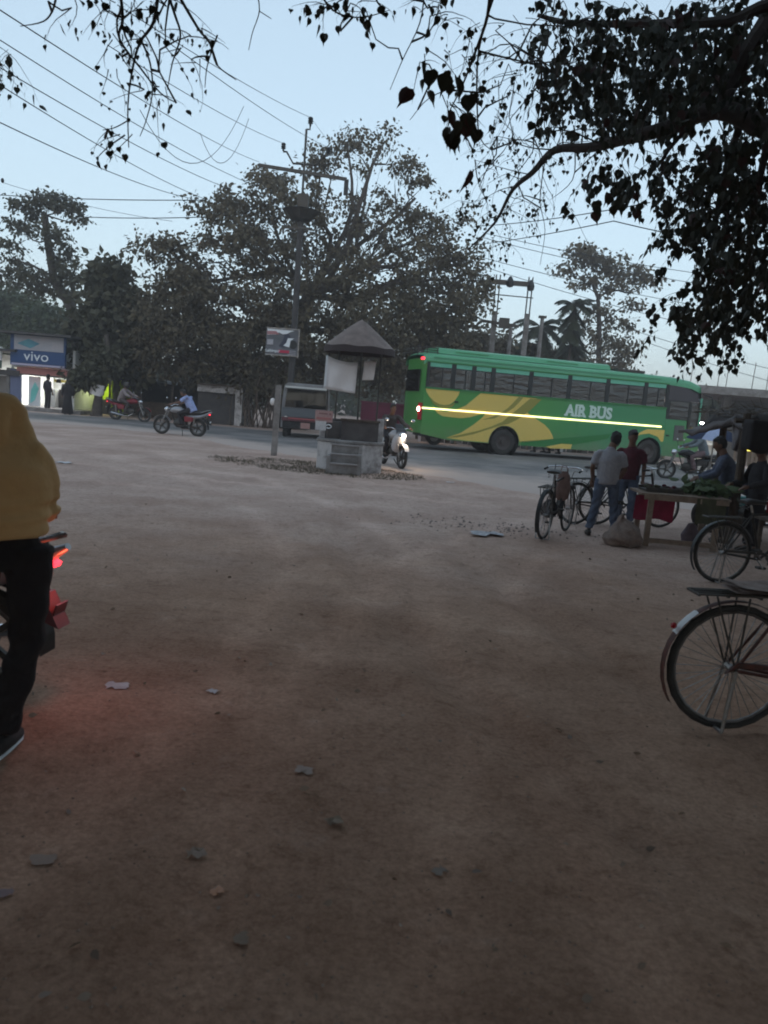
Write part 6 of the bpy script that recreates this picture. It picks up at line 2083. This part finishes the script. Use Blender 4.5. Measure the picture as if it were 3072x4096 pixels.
for (px, py, rx, ry, D, nt2, S_) in blobs:
    for i in range(nt2):
        a, r = rng.uniform(0, 2 * PI), math.sqrt(rng.random())
        dd = D + rng.normal() * (.35 if D < 6.5 else .7)
        st0 = at(px + rx * r * math.cos(a), py - 18 + ry * r * math.sin(a), dd) - TR
        an_ = min(random.sample(anchors, min(60, len(anchors))), key=lambda q: (q - st0).length)
        d0 = (st0 - an_)
        d0.z = min(d0.z, .2)
        if rng.random() < .33 and d0.length < .85:
            twmb.tube([p for p in wiggle(an_, st0, 4, .10)], [.009, .007, .006, .005, .004], 4, False)
        big = D > 7.9 and S_ > .09
        twig(st0, d0.normalized() * .6 + Vector((rng.normal() * .5, rng.normal() * .5, -.2)), (.30 + .35 * rng.random()) * (1 if D > 6 else .6), S_, .045 if big else .06, .96 if big else .62)
twmb.build('twigs', M['peepal_bark'], pee, kind='stuff')
LP, LT, LS = np.array(LP), np.array(LT), np.array(LS)
# the leaves that show largest are parts of their own; the rest stay one part
wp = LP + np.array(TR)
dv = wp - CAMP
dep = dv @ _f
sx_, sy_ = CX + FPX * (dv @ AR) / dep, CY - FPX * (dv @ AU) / dep
vis = (sx_ > 5) & (sx_ < 3067) & (sy_ > 0) & (sy_ < 2200)
order = np.argsort(-np.where(vis, LS / dep, 0))
bigs = order[:296]
lm_ = MB()
lm_.add([tuple(v) for v in HEART[:7]] + [tuple(v) for v in HEART[9:]], [(0, 1, 2, 3, 4, 5, 6), (0, 6, 7, 8, 9, 10, 11)])
lme = lm_.mesh('leaf', M['peepal'])
lme2 = lm_.mesh('leaf', M['peepal_red'])
for i in bigs:
    T = Vector(LT[i]).normalized()
    A = Vector(rng.normal(size=3))
    X = T.cross(A).normalized()
    Z = X.cross(T)
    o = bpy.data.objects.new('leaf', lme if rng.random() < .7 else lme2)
    s = LS[i]
    o.parent = pee
    o.matrix_local = Matrix(((X.x * s, T.x * s, Z.x * s, LP[i][0]), (X.y * s, T.y * s, Z.y * s, LP[i][1]), (X.z * s, T.z * s, Z.z * s, LP[i][2]), (0, 0, 0, 1)))
    col.objects.link(o)
rest = np.ones(len(LP), bool)
rest[bigs] = False
nr = int(rest.sum())
V1 = leaf_verts(LP[rest], LT[rest], LS[rest], HEART)
# unseen crown above, behind and beside the viewer, thickened and lowered for shade
CN = 150000
cx_ = rng.uniform(-12, 12, CN * 2)
cy_ = np.where((cx_ > 4.2) & (rng.random(CN * 2) < .6), rng.uniform(4, 15, CN * 2), rng.uniform(-12, 6.3, CN * 2))
cz_ = 4.9 + rng.random(CN * 2) * 4.0 - .012 * ((cx_ - 2) ** 2 + cy_ ** 2)
dens = fbm(cx_, cy_, 2.4, 3, 31) + .25 * vnoise(cz_, cx_, 3)
low_ = ((cy_ < -2.5) | (np.abs(cx_) > 7.5)) & (rng.random(CN * 2) < .45)
cz_ = np.where(low_, 2.2 + rng.random(CN * 2) * 4.5, cz_)
wpx = np.stack([cx_, cy_, cz_], 1) - CAMP
dp = wpx @ _f
pyy = CY - FPX * (wpx @ AU) / np.maximum(dp, .05)
pxx = CX + FPX * (wpx @ AR) / np.maximum(dp, .05)
ok = (dens > -.30) & ((dp < .1) | (pyy < -160) | ((pxx > 3200) & (pyy < 1300))) & (cz_ > 2.0)
cp = np.stack([cx_, cy_, cz_], 1)[ok][:CN] - np.array(TR)
V2 = leaf_verts(cp, rng.normal(size=cp.shape) * np.array([.6, .6, .4]) + np.array([0, 0, -.6]), .16 + .12 * rng.random(len(cp)), OVAL)
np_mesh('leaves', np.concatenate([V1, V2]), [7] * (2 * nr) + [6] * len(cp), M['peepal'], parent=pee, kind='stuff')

# ================================================================== litter on the earth
crump = lambda s, k=1.0: [[Vector((s * (x / 4 - .5) * 1.4 + rng.normal() * s * .10, s * (y / 4 - .5) * (.55 + .9 * abs(math.sin(x * 1.9 + s * 90))) + rng.normal() * s * .08, abs(rng.normal()) * s * .10 * k + .008)) for y in range(5)] for x in range(5)]


def litter(name, label, px, py, s, m, cat, k=1.0, rz=None):
    g_ = gp(px, py)
    o_ = MB().grid(crump(s, k)).build(name, m, smooth=True)
    g_.z += float(relief(np.array(g_.x), np.array(g_.y)))
    o_.location = g_
    o_.rotation_euler.z = rng.uniform(0, 3) if rz is None else rz
    tag(o_, label, cat)
    return o_


news = mat('newsprint', (.50, .48, .49), .9, c2=(.30, .29, .30), scale=26, lo=.45, hi=.55)
litter('newspaper', 'flat crumpled newspaper sheet on the earth left of the leftmost bicycle', 1950, 2138, .34, news, 'newspaper', .5, .1)
litter('paper_scrap', 'bright white paper scrap on the reddish earth near the tail lamp', 470, 2742, .085, M['paper'], 'paper', .4, 0)
litter('paper_scrap', 'small white torn scrap right of the bright white paper scrap', 852, 2765, .045, M['paper'], 'paper', .8)
litter('plastic_strip', 'long pale strip of plastic lying in the foreground left of centre', 1215, 3094, .06, mat('pale_plastic', (.36, .27, .22), .7), 'plastic scrap', .4, -.05)
litter('crumpled_wrapper', 'crumpled pale wrapper in the left foreground', 785, 3412, .05, mat('pale_wrapper', (.38, .29, .23), .8), 'wrapper', 1.2)
litter('plastic_bag_scrap', 'flattened pale plastic bag scrap near the lower left edge', 175, 3425, .06, mat('grey_plastic', (.38, .29, .235), .8), 'plastic scrap', .8, .1)
litter('orange_wrapper', 'small orange wrapper in the foreground', 868, 3556, .032, mat('orange_foil', (.55, .22, .08), .4), 'wrapper', .6, .8)
litter('pale_leaf', 'broken pale dry leaf in the lower foreground centre', 965, 3745, .04, mat('pale_dry_leaf', (.30, .22, .16), .8), 'leaf', .6)
litter('dry_leaf', 'dry greyish leaf cluster left of the wide pale stain', 1340, 3290, .05, mat('grey_leaf', (.33, .25, .18), .8), 'leaf', 1.3)
litter('paper_scrap', 'tiny white scrap far out on the dust beside the hoodie', 262, 1852, .22, M['paper'], 'paper', .3)
litter('paper_scrap', 'white scrap on the road edge right of the kiosk', 1800, 1930, .12, M['paper'], 'paper', .4)
litter('dry_leaf', 'curled brown leaf near the lower middle of the earth', 1755, 3490, .04, mat('brown_leaf', (.30, .24, .20), .8), 'leaf', .8)
litter('cigarette_packet', 'small flattened pale packet at the lower left corner', 20, 3560, .04, mat('packet', (.30, .22, .22), .6), 'packet', .5)
bits = []
for i in range(420):
    y = 2 + rng.random() ** 1.3 * 12
    x = rng.uniform(-.6, .6) * y
    bits.append((x, y, .012 + float(relief(np.array(x), np.array(y)))))
P = np.array(bits)
V = leaf_verts(P, rng.normal(size=P.shape) * np.array([1, 1, .12]), .015 + .035 * rng.random(len(P)) ** 2, OVAL)
tag(np_mesh('fallen_leaves', V, [6] * len(P), leafmat('fallen_leaf', (.16, .105, .075), (.38, .30, .24), .1), kind='stuff'), 'small fallen leaves and bits of litter strewn over the earth', 'leaves')

bpy.context.view_layer.update()
